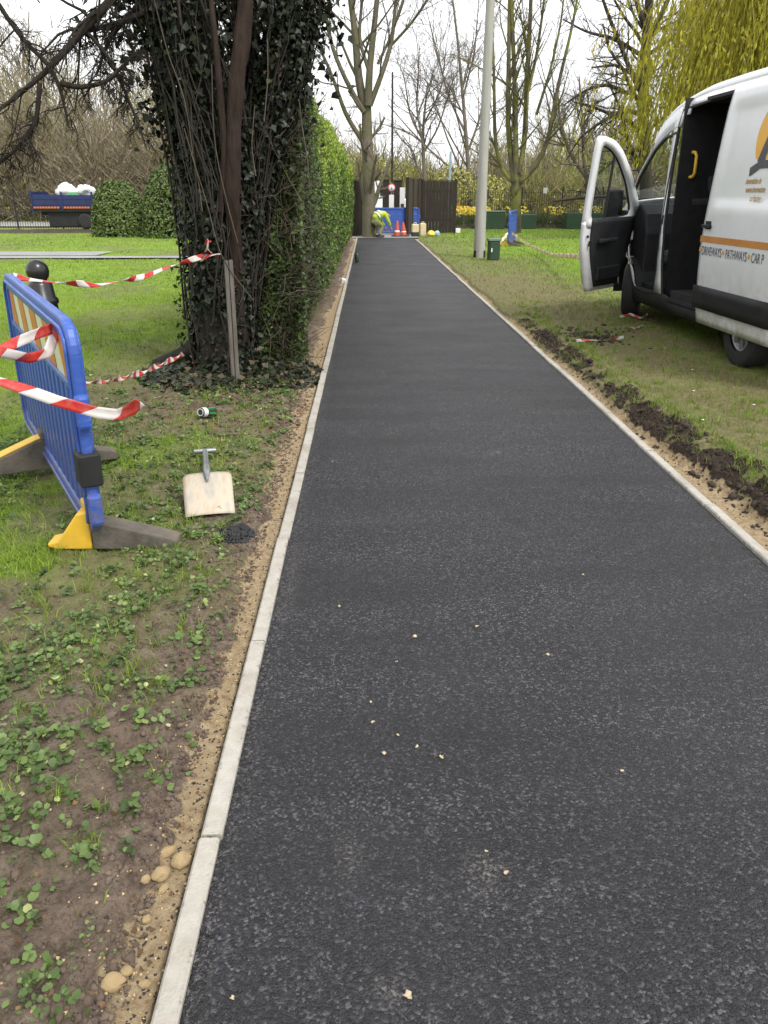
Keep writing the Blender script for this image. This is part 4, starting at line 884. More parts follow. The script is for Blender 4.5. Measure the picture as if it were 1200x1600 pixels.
OP0, OP1 = .50, 1.97            # side-load opening
BF = 2.12                        # rear edge of the front door
ztop = lambda x: float(zroof(x)) - .10
doortop = lambda x: float(np.interp(x, [2.1, 2.35, 2.6, 2.75, 3.10, 3.42], [2.20, 2.17, 2.10, 2.02, 1.76, 1.46]))
def build_body():
    mb = MB()
    for s in (1, -1):
        cols(mb, sorted(set(lin(-1.2, -.45, 6) + lin(-.45, .43, 22) + lin(.43, OP0 if s > 0 else OP1, 12))), lambda x: arch(x, 0, .36), ztop, 14, s)
        if s > 0:
            cols(mb, lin(OP0, OP1 + .24, 10), lambda x: 2.385, ztop, 2, s)
        rows(mb, lin(.44, 2.38, 16), lambda z: BF + .13 * max(0, min(1, (.9 - z) / .5)) + .15 * max(0, (z - 1.0)), lambda z: OP1 + .24 * max(0, z - .44) / 2, 2, s)         # B pillar
        cols(mb, lin(OP1, 2.80, 10), lambda x: doortop(max(x, 2.1)) + (.0 if x > 2.1 else .10), lambda x: max(ztop(x), doortop(max(x, 2.1)) + .02), 2, s)                                  # above the front door
        pass                                                                                 # sill
        # front wing with its wheel arch
        cols(mb, lin(2.80, 4.22, 34), lambda x: arch(x, AXF, .30), lambda x: float(np.interp(x, [2.8, 2.95, 3.14, 3.22, 3.42, 3.6, 4.0, 4.22], [.40, .50, .80, 1.05, 1.45, 1.36, 1.18, 1.02])) if x < 3.23 or True else 0, 6, s)
        # A pillar
        pts = [(3.46, 1.44), (3.12, 1.78), (2.78, 2.07), (2.62, 2.18)]
        V = []
        for x, z in pts:
            for d in (0, 1): V.append((x + .05 * d, s * (float(hw(x, z)) - .05 * d), z + .055 * d))
        mb.add(V, [(2 * i, 2 * i + 1, 2 * i + 3, 2 * i + 2) for i in range(3)], 0, True)
    # roof, windscreen header, bonnet, nose, rear doors
    xs = lin(-1.2, 2.7, 26); sec = [(-1, -.10), (-.965, -.045), (-.88, -.012), (-.6, .008), (0, .02), (.6, .008), (.88, -.012), (.965, -.045), (1, -.10)]; V = []
    for x in xs:
        zt = float(zroof(x)); w = float(hw(x, zt - .10))
        V += [(x, k * w, zt + dz) for k, dz in sec]
    n = len(sec); mb.add(V, [(i * n + j, i * n + j + 1, (i + 1) * n + j + 1, (i + 1) * n + j) for i in range(len(xs) - 1) for j in range(n - 1)], 0, True)
    xs = [3.44, 3.7, 4.0, 4.2, 4.28, 4.30, 4.28]; zz = [1.47, 1.36, 1.19, 1.04, .85, .62, .40]; V = []
    for x, z in zip(xs, zz):
        w = float(hw(min(x, 4.24), z)); V += [(x - .10 * abs(k) ** 3, k * w, z - .05 * k * k) for k in lin(-1, 1, 10)]
    mb.add(V, [(i * 11 + j, i * 11 + j + 1, (i + 1) * 11 + j + 1, (i + 1) * 11 + j) for i in range(len(xs) - 1) for j in range(10)], 0, True)
    V = []
    for z in lin(.36, 2.43, 8):
        w = float(hw(-1.2, z)); V += [(-1.2 - .03 * (1 - abs(k)), k * w, z) for k in lin(-1, 1, 6)]
    mb.add(V, [(i * 7 + j, i * 7 + j + 1, (i + 1) * 7 + j + 1, (i + 1) * 7 + j) for i in range(8) for j in range(6)], 0, True)
    o = mb.build('body', M['white_paint'], van, solid=.018); return o
body = build_body()
for s in (1, -1):
    mb = MB(); cols(mb, lin(.44, 2.95, 14), lambda x: .25, lambda x: .44 if x > 1.7 else .375, 2, s, -.004); mb.build('sill', M['black_trim'], van, solid=.03)

def wheel(x, s, cover):
    t = MB(); prof = [(.20, -.10), (.30, -.11), (.335, -.095), (.345, -.05), (.345, .05), (.335, .095), (.30, .11), (.20, .10)]
    t.lathe(prof, 32, (0, 0, 0), axis='y', cap=False)
    w = t.build('wheel', M['black_rubber'], van); w.location = (x, s * .885, .345)
    r = MB(); r.lathe([(.205, -.06), (.215, .075), (.19, .085), (.17, .055), (.07, .045), (.05, .075), (.005, .08)] if s > 0 else [(.205, .06), (.215, -.075), (.19, -.085), (.17, -.055), (.07, -.045), (.05, -.075), (.005, -.08)], 30, axis='y', cap=False)
    for k in range(8):
        a = k * math.pi / 4; r.box((math.cos(a) * .125, s * .066, math.sin(a) * .125), (.12, .022, .038), rot=(0, -a, 0))
    r.build('rim', M['alloy'], w, bevel=.004)
    if x > 1: w.rotation_euler = (0, 0, math.radians(-24)); w.location.y = s * .84
for x in (0, AXF):
    for s in (1, -1): wheel(x, s, True)
MB().box((1.0, 0, .33), (4.3, 1.3, .10)).box((0, 0, .345), (.10, 1.7, .10)).box((AXF, 0, .345), (.10, 1.7, .10)).box((2.2, .45, .28), (.9, .25, .16)).build('underbody', M['chassis'], van)
for xc in (0, AXF):
    for s in (1, -1):
        mb = MB(); V = []
        for a in lin(-.15, math.pi + .15, 16):
            for d in (0, 1): V.append((xc + math.cos(a) * .44, s * (.955 - .42 * d), .34 + math.sin(a) * .44))
        mb.add(V, [(2 * i, 2 * i + 1, 2 * i + 3, 2 * i + 2) for i in range(16)], 0, True); mb.build('wheel_arch_liner', M['chassis'], van)
# load floor, lining, bulkhead
mb = MB(); mb.box((.35, 0, .44), (3.0, 1.84, .10)); mb.build('load_floor', M['dark_lining'], van)
mb = MB(); mb.box((.36, -.88, 1.40), (2.95, .02, 1.85)).box((-1.12, 0, 1.40), (.02, 1.72, 1.86)).box((.36, 0, 2.40), (2.95, 1.60, .02)); mb.build('ply_lining', M['dark_lining'], van)
mb = MB(); mb.box((2.04, .01, 1.45), (.025, 1.82, 2.02)); mb.box((1.985, -.3, 1.4), (.03, .05, 1.8)).box((1.985, .15, 1.4), (.03, .05, 1.8)); mb.build('bulkhead', M['black_plastic'], van)
MB().tube([(1.99, .80, 1.68), (1.95, .785, 1.685), (1.92, .78, 1.72), (1.92, .78, 1.89), (1.95, .785, 1.925), (1.99, .80, 1.93)], .017, 8).build('grab_handle', M['yellow_handle'], van)
MB().box((1.18, .93, .40), (1.30, .10, .03)).build('step_plate', M['black_trim'], van)
# rubber seals round the openings
def seal(name, pts, r=.016, s=1, off=.0): MB().tube([(x, s * (float(hw(x, z)) + off), z) for x, z in pts], r, 6).build(name, M['black_rubber'], van)
seal('door_seal', [(OP1, .42), (OP1 + .045, .8), (OP1 + .09, 1.2), (OP1 + .15, 1.7), (OP1 + .21, 2.2), (OP1 + .19, 2.36), (1.5, 2.385), (1.0, 2.385), (.55, 2.385)])
seal('door_seal', [(3.16, .78), (3.24, 1.05), (3.36, 1.40), (3.10, 1.72), (2.75, 1.99), (2.5, 2.10), (2.2, 2.14), (2.17, 2.10), (2.15, 1.6), (2.13, 1.1), (2.16, .7), (2.24, .42), (2.5, .40), (2.86, .42)], .018)
for lx, lz, lh in ((OP1 + .14, 1.24, .11), (OP1 + .115, .95, .20)): MB().box((lx, .988, lz), (.035, .03, lh)).build('door_latch', M['black_plastic'], van, bevel=.006)
MB().box((.55, .905, 2.40), (1.9, .03, .03)).build('slide_rail', M['black_plastic'], van)
# cab interior
mb = MB(); mb.prism([(2.95, .55), (3.42, .55), (3.42, 1.36), (3.20, 1.40), (3.00, 1.28), (2.92, 1.05)], -.88, .88, 'y'); mb.build('dashboard', M['black_trim'], van, bevel=.03)
MB().box((2.5, 0, .45), (1.2, 1.76, .06)).build('cab_floor', M['black_trim'], van)
for y in (.45, -.45):
    mb = MB(); mb.box((2.42, y, .80), (.50, .50 if y < 0 else .62, .16)).build('seat', M['seat_cloth'], van, bevel=.05)
    MB().box((2.42, y, .58), (.40, .40, .28)).build('seat_base', M['black_plastic'], van, bevel=.02)
    MB().box((2.13, y, 1.17), (.14, .48 if y < 0 else .62, .66), rot=(0, -.14, 0)).build('backrest', M['seat_cloth'], van, bevel=.05)
    MB().box((2.06, y, 1.60), (.09, .26, .20), rot=(0, -.1, 0)).build('headrest', M['seat_cloth'], van, bevel=.04)
mb = MB(); mb.tube([(2.86 + .10 * math.sin(a), -.45 + .19 * math.cos(a), 1.22 + .16 * math.sin(a)) for a in lin(0, 2 * math.pi, 24)], .016, 6, cap=False); mb.tube([(2.86, -.62, 1.22), (2.90, -.45, 1.21), (2.86, -.28, 1.22)], .014, 6).tube([(2.90, -.45, 1.21), (3.05, -.45, 1.10)], .03, 8); mb.build('steering_wheel', M['black_plastic'], van)
# windscreen
V = []
for i in range(7):
    t = i / 6; x = 3.46 + (2.66 - 3.46) * t; z = 1.45 + (2.24 - 1.45) * t; w = float(hw(x, z)) - .06
    V += [(x + .14 * (1 - k * k), k * w, z + .03 * (1 - k * k)) for k in lin(-1, 1, 8)]
MB().add(V, [(i * 9 + j, i * 9 + j + 1, (i + 1) * 9 + j + 1, (i + 1) * 9 + j) for i in range(6) for j in range(8)], 0, True).build('windscreen', M['glass'], van)

# outlines of a front door in the side view
def door_outline():
    return smoothpoly([(3.24, 1.04), (3.34, 1.40), (3.08, 1.715), (2.76, 1.985), (2.52, 2.10), (2.24, 2.145), (2.165, 2.12), (2.145, 1.75), (2.12, 1.30), (2.12, .92), (2.17, .66), (2.24, .42), (2.50, .41), (2.84, .42), (2.98, .56), (3.15, .80)], 1)
WIN = smoothpoly([(3.19, 1.335), (3.00, 1.63), (2.72, 1.88), (2.50, 2.00), (2.29, 2.05), (2.23, 2.03), (2.215, 1.70), (2.21, 1.30), (2.25, 1.245), (2.7, 1.245), (3.10, 1.265)], 1)
def front_door(s, parent):
    d = MB(); out = door_outline()
    # lower pressing as rows, upper frame as a ring
    xf = lambda z: float(np.interp(z, [.42, .56, .80, 1.04, 1.22], [2.86, 2.98, 3.15, 3.24, 3.285])); xr = lambda z: float(np.interp(z, [.42, .66, .92, 1.22], [2.245, 2.18, 2.12, 2.12]))
    rows(d, [.42, .47, .55, .65, .75, .85, .92, 1.0, 1.05, 1.12, 1.18, 1.225], xf, xr, 10, s, -.032)
    up_o = [p for p in resample(smoothpoly([(3.28, 1.24), (3.34, 1.40), (3.08, 1.715), (2.76, 1.985), (2.52, 2.10), (2.24, 2.145), (2.165, 2.12), (2.145, 1.75), (2.12, 1.32), (2.12, 1.15), (2.4, 1.15), (2.9, 1.15), (3.25, 1.15)], 1), 70)]
    c = (2.6, 1.62)
    def inner(p):   # nearest direction towards the window outline
        a = math.atan2(p[1] - c[1], p[0] - c[0]); best = min(resample(WIN, 160), key=lambda q: abs((math.atan2(q[1] - c[1], q[0] - c[0]) - a + math.pi) % (2 * math.pi) - math.pi)); return best
    ring(d, up_o, [inner(p) for p in up_o], s, -.0355)
    o = d.build('front_door', M['white_paint'], parent, solid=.060, bevel=.0)
    g = MB(); w = WIN; k = len(w); g.add([(x, s * (float(hw(x, z)) - .030), z) for x, z in w], [tuple(range(k))]); g.build('window_glass', M['glass'], o)
    gr = MB(); gr.tube([(x, s * (float(hw(x, z)) - .030), z) for x, z in w + w[:1]], .014, 6, cap=False); gr.tube([(2.585, s * (float(hw(2.585, 1.25)) - .03), 1.25), (2.60, s * (float(hw(2.6, 2.0)) - .03), 1.955)], .016, 6); gr.build('window_rubber', M['black_rubber'], o)
    tr = MB(); xf2 = lambda z: xf(min(z, 1.22)) - .03; xr2 = lambda z: xr(z) + .125
    rows(tr, [.47, .6, .75, .9, 1.0, 1.1, 1.2, 1.255], xf2, xr2, 8, s, -.078); to = tr.build('door_card', M['black_trim'], o, solid=.026)
    MB().box((2.55, s * .86, 1.00), (.42, .05, .05)).build('armrest', M['black_trim'], o, bevel=.015)
    MB().box((2.62, s * .875, .62), (.55, .06, .16)).build('door_pocket', M['black_plastic'], o, bevel=.02)
    MB().box((2.20, s * .905, .98), (.03, .02, .06)).box((2.16, s * .915, 1.06), (.02, .02, .03)).build('lock', M['black_plastic'], o)
    MB().box((2.24, s * 1.012, 1.06), (.16, .03, .035)).build('handle', M['black_plastic'], o, bevel=.01)
    cl = MB(); rows(cl, [.50, .57, .65, .69], lambda z: xf(z) - .02, lambda z: xr(z) + .02, 4, s, .006); cl.build('rubbing_strip', M['black_plastic'], o, solid=.02)
    mr = MB(); mr.box((3.06, s * 1.10, 1.40), (.12, .20, .34)).box((3.10, s * .99, 1.30), (.06, .14, .06)); mr.build('mirror', M['black_plastic'], o, bevel=.03)
    return o
right_door = front_door(-1, van)
# the near front door hangs open on its hinges
left_door = front_door(1, van)
HIN = Vector((3.27, .955, 0)); th = math.radians(-47)
left_door.matrix_local = Matrix.Translation(HIN) @ Matrix.Rotation(th, 4, 'Z') @ Matrix.Translation(-HIN)
for hx, hy, hz in ((3.22, .93, .72), (3.26, .95, 1.02)): MB().box((hx, hy, hz), (.06, .05, .10)).build('hinge', M['white_paint'], van, bevel=.008)

# sliding door, pushed back along its rail
sd = MB(); OFF, SH = .085, -1.12
zs = [.30, .36, .44, .50, .60, .70, .80, .90, 1.0, 1.08, 1.16, 1.24, 1.32, 1.40, 1.44, 1.50, 1.60, 1.70, 1.80, 1.90, 2.0, 2.1, 2.18, 2.24, 2.30, 2.36, 2.41]
x0, x1 = OP0 + SH - .02, OP1 + SH
nx = 26; V = []
for z in zs:
    for i in range(nx + 1):
        x = x0 + (x1 - x0) * i / nx; y = float(hw(.5, z)) + OFF
        e = min(x - x0, x1 - x); rec = float(sm(.10, .15, e) * sm(1.40, 1.46, z) * sm(2.30, 2.22, z)) * .020       # pressed window recess
        y -= rec; y -= .012 * float(sm(.02, .0, e)); V.append((x, y, z))
n = nx + 1; sd.add(V, [(r * n + i, r * n + i + 1, (r + 1) * n + i + 1, (r + 1) * n + i) for r in range(len(zs) - 1) for i in range(nx)], 0, True)
slide = sd.build('sliding_door', M['white_paint'], van, solid=.030)
MB().prism([(0, 0), (0, 0), (0, 0)], 0, 0) if False else None
yd = lambda z: float(hw(.5, z)) + OFF
def dpatch(name, mat, xa, xb, za, zb, lift, parent=slide, solid=.0, nz=3):
    m_ = MB(); V = []; q = lin(za, zb, nz)
    for z in q:
        for x in lin(xa, xb, 6): V.append((x, yd(z) + lift, z))
    m_.add(V, [(r * 7 + i, r * 7 + i + 1, (r + 1) * 7 + i + 1, (r + 1) * 7 + i) for r in range(nz) for i in range(6)], 0, True); return m_.build(name, mat, parent, solid=solid)
dpatch('rubbing_strip', M['black_plastic'], x0 - .01, x1 + .012, .45, .665, .026, solid=.022)
dpatch('stripe', M['brown_print'], x0 + .02, x1 - .004, 1.078, 1.136, .0175)
mb = MB(); mb.box((x1 - .13, yd(1.225) + .035, 1.225), (.17, .03, .030)).box((x1 - .13, yd(1.23) + .018, 1.235), (.11, .012, .075)); mb.build('handle', M['black_plastic'], slide, bevel=.008)
mb = MB(); mb.box((x1 - .35, yd(.38) - .06, .36), (.5, .05, .04)).box((x0 + .2, .93, 1.25), (.3, .08, .05)); mb.build('slide_arm', M['black_plastic'], slide)

# lettering and badge on the sliding door, as flat print a couple of millimetres proud
def text(name, s, x_start, z, hgt, mat, parent, bold=0.0, shear=0.0, sx=1.0):
    cu = bpy.data.curves.new(name, 'FONT'); cu.body = s; cu.size = hgt; cu.shear = shear; cu.offset = bold; cu.extrude = .0
    ob = bpy.data.objects.new(name, cu); COL.objects.link(ob); dg = bpy.context.evaluated_depsgraph_get(); me = bpy.data.meshes.new_from_object(ob.evaluated_get(dg)); COL.objects.unlink(ob); bpy.data.objects.remove(ob); bpy.data.curves.remove(cu)
    co = np.empty(len(me.vertices) * 3, dtype=np.float32); me.vertices.foreach_get('co', co); co = co.reshape(-1, 3)
    out = np.stack([x_start - co[:, 0] * sx, np.zeros(len(co)), z + co[:, 1]], 1)
    zz = out[:, 2]; out[:, 1] = np.interp(zz, VZ, VW) + OFF + .0185 - (.020 if z > 1.46 else 0); me.vertices.foreach_set('co', out.astype(np.float32).ravel()); me.materials.clear(); me.materials.append(mat); me.update()
    return link(bpy.data.objects.new(name, me), parent), (co[:, 0].max() * sx if len(co) else 0)
def star(x, z, r):
    k = 10; P = [(x + (r if i % 2 else r * .5) * math.cos(i * math.pi / 5 + .314), z + (r if i % 2 else r * .5) * math.sin(i * math.pi / 5 + .314)) for i in range(k)]
    MB().add([(a, yd(b) + .0185, b) for a, b in P], [tuple(range(k))]).build('star', M['amber'], slide)
cx = x1 - .02; star(cx - .02, 1.005, .032); cx -= .055
for wd_ in ('DRIVEWAYS', 'PATHWAYS', 'CAR P'):
    o_, wlen = text('lettering', wd_, cx, .962, .115, M['grey_print'], slide, .0005, .0, .68); cx -= wlen + .035
    if wd_ != 'CAR P': star(cx, 1.005, .030); cx -= .045
for s_, xs_, z_ in (('innovation in', x1 - .66, 1.595), ('www.innovation', x1 - .69, 1.525), ('surfacing', x1 - .84, 1.455)):
    text('lettering', s_, xs_, z_, .072, M['gold_print'], slide, .0015, .22, .72)
def disc(name, mat, pts, lift):
    k = len(pts); MB().add([(a, yd(b) - .020 + .0175 + lift, b) for a, b in pts], [tuple(range(k))]).build(name, mat, slide)
BX, BZ, BR = x1 - 1.0, 1.97, .31
disc('badge', M['amber'], [(BX + BR * math.cos(a), BZ + BR * .96 * math.sin(a)) for a in lin(0, 2 * math.pi, 40)[:-1] if math.sin(a) > -.66], .002)
disc('badge_letter', M['dark_print'], [(BX + .215, BZ - .20), (BX + .095, BZ - .20), (BX + .0, BZ + .04), (BX - .095, BZ - .20), (BX - .215, BZ - .20), (BX - .045, BZ + .20), (BX + .045, BZ + .20)], .004)
disc('badge_swoosh', M['dark_print'], [(BX + .315, BZ - .245), (BX + .15, BZ - .190), (BX - .15, BZ - .190), (BX - .315, BZ - .245), (BX - .30, BZ - .315), (BX - .14, BZ - .255), (BX + .14, BZ - .255), (BX + .30, BZ - .315)], .004)

# trim of the ends
MB().box((4.22, 0, .48), (.22, 1.50, .34)).build('front_bumper', M['black_plastic'], van, bevel=.06)
MB().box((4.27, 0, .86), (.06, .92, .22)).build('grille', M['black_plastic'], van, bevel=.02)
for s in (1, -1):
    MB().box((4.12, s * .62, .98), (.26, .26, .20), rot=(0, .3, s * -.35)).build('headlight', M['headlamp'], van, bevel=.04)
    MB().box((-1.215, s * .90, 1.05), (.05, .12, .62)).build('tail_light', M['red_lens'], van, bevel=.02)
    cl = MB(); cols(cl, lin(-1.19, -.44, 5), lambda x: .46, lambda x: .66, 2, s, .014); cl.build('rubbing_strip', M['black_plastic'], van, solid=.02)
MB().box((-1.24, 0, .46), (.14, 1.80, .16)).build('rear_bumper', M['black_plastic'], van, bevel=.03)
MB().box((-1.232, 0, 1.35), (.012, .012, 1.9)).box((-1.245, .10, 1.15), (.02, .05, .16)).build('rear_door_gap', M['black_plastic'], van)
for s in (1, -1):
    MB().box((-1.228, s * .42, 1.75), (.012, .58, .55)).build('rear_window', M['dark_glass'], van, bevel=.01)
for s in (-1,):
    cl = MB(); cols(cl, lin(.45, 2.0, 6), lambda x: .46, lambda x: .66, 2, s, .014); cl.build('rubbing_strip', M['black_plastic'], van, solid=.02)
# a turquoise tub lying on the load floor (a thing of its own)
ANG = math.radians(91.6)
def vanw(x, y, z): c, s = math.cos(ANG), math.sin(ANG); return (4.445 + x * c - y * s, 7.2 + x * s + y * c, z)
tub = MB(); tub.lathe([(.035, 0), (.045, .07), (.05, .075), (.05, .085), (.004, .085)], 18); tub.lathe([(.0505, .02), (.0505, .021)], 18, cap=False)
o = tub.build('tub', M['turquoise'], None); o.location = vanw(1.22, .90, .505); o.rotation_euler = (1.2, .2, .4); tag(o, 'small turquoise tub lying on the floor inside the van side door', 'tub')
# ------------------------------------------------------------------ ribbons of barrier tape
def ribbon(name, pts, label, width=.07, twist=0.0, stripe=.22, sag=0.0, n=90, mat=None, normal=(0, -1, .2), phase=0.0, curl=0.0, group='lengths of red and white tape', diag=.25, twist0=0.0):
    P, _ = poly_pts(pts, [1] * len(pts), n); P = P[0]; s = np.linspace(0, 1, n); P[:, 2] -= sag * 4 * s * (1 - s)
    L = np.concatenate([[0], np.cumsum(np.linalg.norm(np.diff(P, axis=0), axis=1))])
    T = nrm(np.gradient(P, axis=0)); N0 = np.array(normal, float)[None, :]; B = nrm(np.cross(T, N0)); C = np.cross(B, T)
    a = twist0 + twist * L + curl * np.sin(L * 5.3 + phase) + .35 * np.sin(L * 11 + phase); W = B * np.cos(a)[:, None] + C * np.sin(a)[:, None]; nn = np.cross(T, W)
    k = 5; u = np.linspace(-.5, .5, k); V = P[:, None, :] + W[:, None, :] * (u * width)[None, :, None] + nn[:, None, :] * ((u ** 2 - .08) * width * .55)[None, :, None] * np.sin(L * 7 + phase)[:, None, None]
    al = (L[:, None] / stripe + phase + diag * (u + .5)[None, :]).ravel(); i = (np.arange(n - 1)[:, None] * k + np.arange(k - 1)[None, :]).ravel()
    o = np_mesh(name, V.reshape(-1, 3), np.stack([i, i + 1, i + k + 1, i + k], 1), mats=[mat or M['tape']], attrs={'along': al}, smooth=True)
    m = o.modifiers.new('solid', 'SOLIDIFY'); m.thickness = .0012
    return tag(o, label, 'tape', group)

# ------------------------------------------------------------------ blue plastic barrier, leaning a little, on two feet
def rrect(x0, x1, z0, z1, r, n=5):
    out = []
    for cx, cz, a0 in ((x1 - r, z0 + r, -90), (x1 - r, z1 - r, 0), (x0 + r, z1 - r, 90), (x0 + r, z0 + r, 180)):
        for i in range(n + 1):
            a = math.radians(a0 + 90 * i / n); out.append((cx + r * math.cos(a), cz + r * math.sin(a)))
    return out
def make_barrier(name, loc, rz, label, L=2.0, H=.96, lean=0.0, clip=True, board_mat=None):
    t = empty(name, loc, rot=(lean, 0, rz)); tag(t, label, 'barrier', 'blue plastic site barriers'); T = .045; Z0 = .06
    mb = MB(); no = 6; out = rrect(0, L, Z0, Z0 + H, .13, no); inn = rrect(.085, L - .085, Z0 + .085, Z0 + H - .085, .06, no); k = len(out)
    V = [(x, y, z) for y in (-T / 2, T / 2) for x, z in out] + [(x, y, z) for y in (-T / 2, T / 2) for x, z in inn]
    F = []
    for i in range(k):
        j = (i + 1) % k; F += [(i, j, 2 * k + j, 2 * k + i), (k + i, 3 * k + i, 3 * k + j, k + j), (i, k + i, k + j, j), (2 * k + i, 2 * k + j, 3 * k + j, 3 * k + i)]
    mb.add(V, F); fr = mb.build('frame', M['blue_plastic'], t, bevel=.012)
    # moulded ridge round the frame and knuckles where barriers interlock
    rd = MB()
    for y in (-T / 2 - .004, T / 2 + .004): rd.tube([(x, y, z) for x, z in rrect(.042, L - .042, Z0 + .042, Z0 + H - .042, .095, 6)] + [(rrect(.042, L - .042, Z0 + .042, Z0 + H - .042, .095, 6)[0][0], y, rrect(.042, L - .042, Z0 + .042, Z0 + H - .042, .095, 6)[0][1])], .010, 6, cap=False)
    rd.build('ridge', M['blue_plastic'], fr)
    for xk in (-.012, L + .012):
        [MB().box((xk, 0, Z0 + zk), (.05, T + .016, .15)).build('coupling', M['blue_plastic'], fr, bevel=.018) for zk in (.60, .16)]
    ns = 15; z0, z1 = Z0 + .075, Z0 + H - .30
    sm_ = MB(); sm_.box((0, 0, (z0 + z1) / 2), (.064, .026, z1 - z0)); sme = sm_.mesh('slat', M['blue_plastic'])
    for i in range(ns):
        x = .085 + (L - .17) * (i + .5) / ns; o = bpy.data.objects.new('slat', sme); link(o, t); o.location = (x, 0, 0); b = o.modifiers.new('bevel', 'BEVEL'); b.width = .010; b.segments = 2
    MB().box((L / 2, 0, (z0 + z1) / 2), (L - .15, .010, z1 - z0)).build('web', M['blue_plastic'], t)
    MB().box((L / 2, 0, Z0 + H - .292), (L - .16, .040, .03)).box((L / 2, 0, Z0 + H - .075), (L - .16, .038, .03)).build('cross_rail', M['blue_plastic'], t, bevel=.006)
    bx0, bx1, bz0, bz1 = .095, L - .095, Z0 + H - .278, Z0 + H - .085
    bd = MB(); bd.box(((bx0 + bx1) / 2, 0, (bz0 + bz1) / 2), (bx1 - bx0, .018, bz1 - bz0)); board = bd.build('reflective_board', board_mat or M['reflect_white'], t)
    nst = 9; w = (bx1 - bx0) / nst
    for i in range(0, 0 if board_mat else nst, 2):
        for y in (-.0112, .0112):
            a = bx0 + i * w; sl = .05; V = [(max(bx0, a - sl), y, bz0 + .004), (min(bx1, a + w - sl), y, bz0 + .004), (min(bx1, a + w + sl), y, bz1 - .004), (min(bx1, a + sl), y, bz1 - .004)]
            MB().add(V, [(0, 1, 2, 3)]).build('stripe', M['reflect_orange'], board)
    for xf, kind in ((.10, 'near'), (1.32 if L > 1.9 else L - .2, 'far')):
        Wd = .10; ya = .20 if kind == 'near' and clip else .46
        f = MB(); f.prism([(.002, 0), (ya - .04, 0), (ya, .012), (ya, .030), (ya - .05, .042), (.055, .175), (.002, .185)], -Wd / 2, Wd / 2, 'x'); a = f.build('foot', M['foot_yellow'] if kind == 'near' else M['foot_grey'], t, bevel=.008)
        g = MB(); g.prism([(-.002, 0), (-.002, .135), (-.06, .13), (-.34, .060), (-.38, .045), (-.38, 0)], -Wd / 2, Wd / 2, 'x'); b = g.build('foot', M['foot_grey'], t, bevel=.008); b['label'] = 'mud-stained grey half of the barrier foot'
        if kind == 'far': V = [(x_, y_, z_) for y_, z_ in ((.02, .186), (.055, .178), (ya - .05, .045), (ya - .01, .034)) for x_ in (-Wd / 2 + .006, Wd / 2 - .006)]; c_ = MB().add(V, [(0, 1, 3, 2), (2, 3, 5, 4), (4, 5, 7, 6)]).build('foot_top', M['foot_yellow'], t, solid=.006); c_.location = (xf, 0, .003)
        for q_ in (a, b):
            q_.location = (xf, 0, 0)
            if kind == 'near' and clip: q_.rotation_euler = (0, 0, math.radians(-28))
        MB().box((xf, 0, .20), (.11, .070, .05)).build('foot_socket', M['foot_grey'] if kind == 'far' else M['foot_yellow'], t, bevel=.01)
    if clip:
        MB().box((.035, 0, .40), (.11, T + .05, .15)).box((.035, -.04, .40), (.07, .02, .09)).build('clip', M['black_plastic'], t, bevel=.012)
    return t
BA = (-1.215, 3.16); BD = math.atan2(1.74, -1.0)
bar = make_barrier('plastic_barrier', (BA[0], BA[1], gz(*BA) + .012), BD, 'blue plastic site barrier with orange and cream board, left foreground', H=.97, lean=math.radians(1.0)); bar.rotation_euler.y = math.radians(-1.2)

ribbon('barrier_tape', [at(22, 432, 4.75), at(80, 440, 5.0), at(150, 445, 5.4), at(215, 435, 5.8), at(270, 415, 6.15), at(318, 400, 6.42)], 'red and white tape strung from the barrier top to the ivy-clad tree', .045, twist=5.0, stripe=.20, phase=.3)
ribbon('barrier_tape', [at(312, 404, 6.42), at(330, 398, 6.36), at(345, 396, 6.34), at(338, 402, 6.36), at(326, 392, 6.40), at(321, 380, 6.40), at(327, 375, 6.36), at(324, 388, 6.34), at(316, 400, 6.40)], 'knotted loose end of red and white tape on the ivy-clad trunk', .05, twist=3, stripe=.16, n=60, curl=.7)
ribbon('barrier_tape', [at(128, 597, 4.0), at(170, 594, 4.7), at(215, 584, 5.5), at(255, 568, 6.3), at(288, 552, 7.0)], 'lower strand of red and white tape running to the tree root', .045, twist=7, stripe=.18, phase=.6, sag=.0)
ribbon('barrier_tape', [at(286, 552, 7.0), at(296, 549, 6.95), at(302, 560, 6.9), at(303, 568, 6.85), at(309, 565, 6.8)], 'pale tag end of tape dangling beside the tree root', .04, twist=4, stripe=.16, n=40, curl=.5)
ribbon('barrier_tape', [at(-60, 565, 2.9), at(0, 550, 3.05), at(45, 560, 3.25), at(75, 552, 3.34), at(84, 528, 3.40), at(83, 512, 3.42), at(62, 520, 3.36), at(25, 535, 3.2), at(-10, 552, 3.08), at(-70, 585, 2.9)], 'red and white tape looped round the barrier board at the left edge', .042, stripe=.25, normal=(.3, -1, .1), phase=.1, curl=.25, n=130)
ribbon('barrier_tape', [at(-90, 560, 2.75), at(-20, 588, 2.75), at(30, 605, 2.75), at(90, 627, 2.75), at(150, 644, 2.78), at(185, 648, 2.80), at(205, 640, 2.78), at(219, 628, 2.76)], 'red and white tape hanging across the barrier with a fluttering loose end', .042, stripe=.22, phase=.5, curl=.75, n=110)
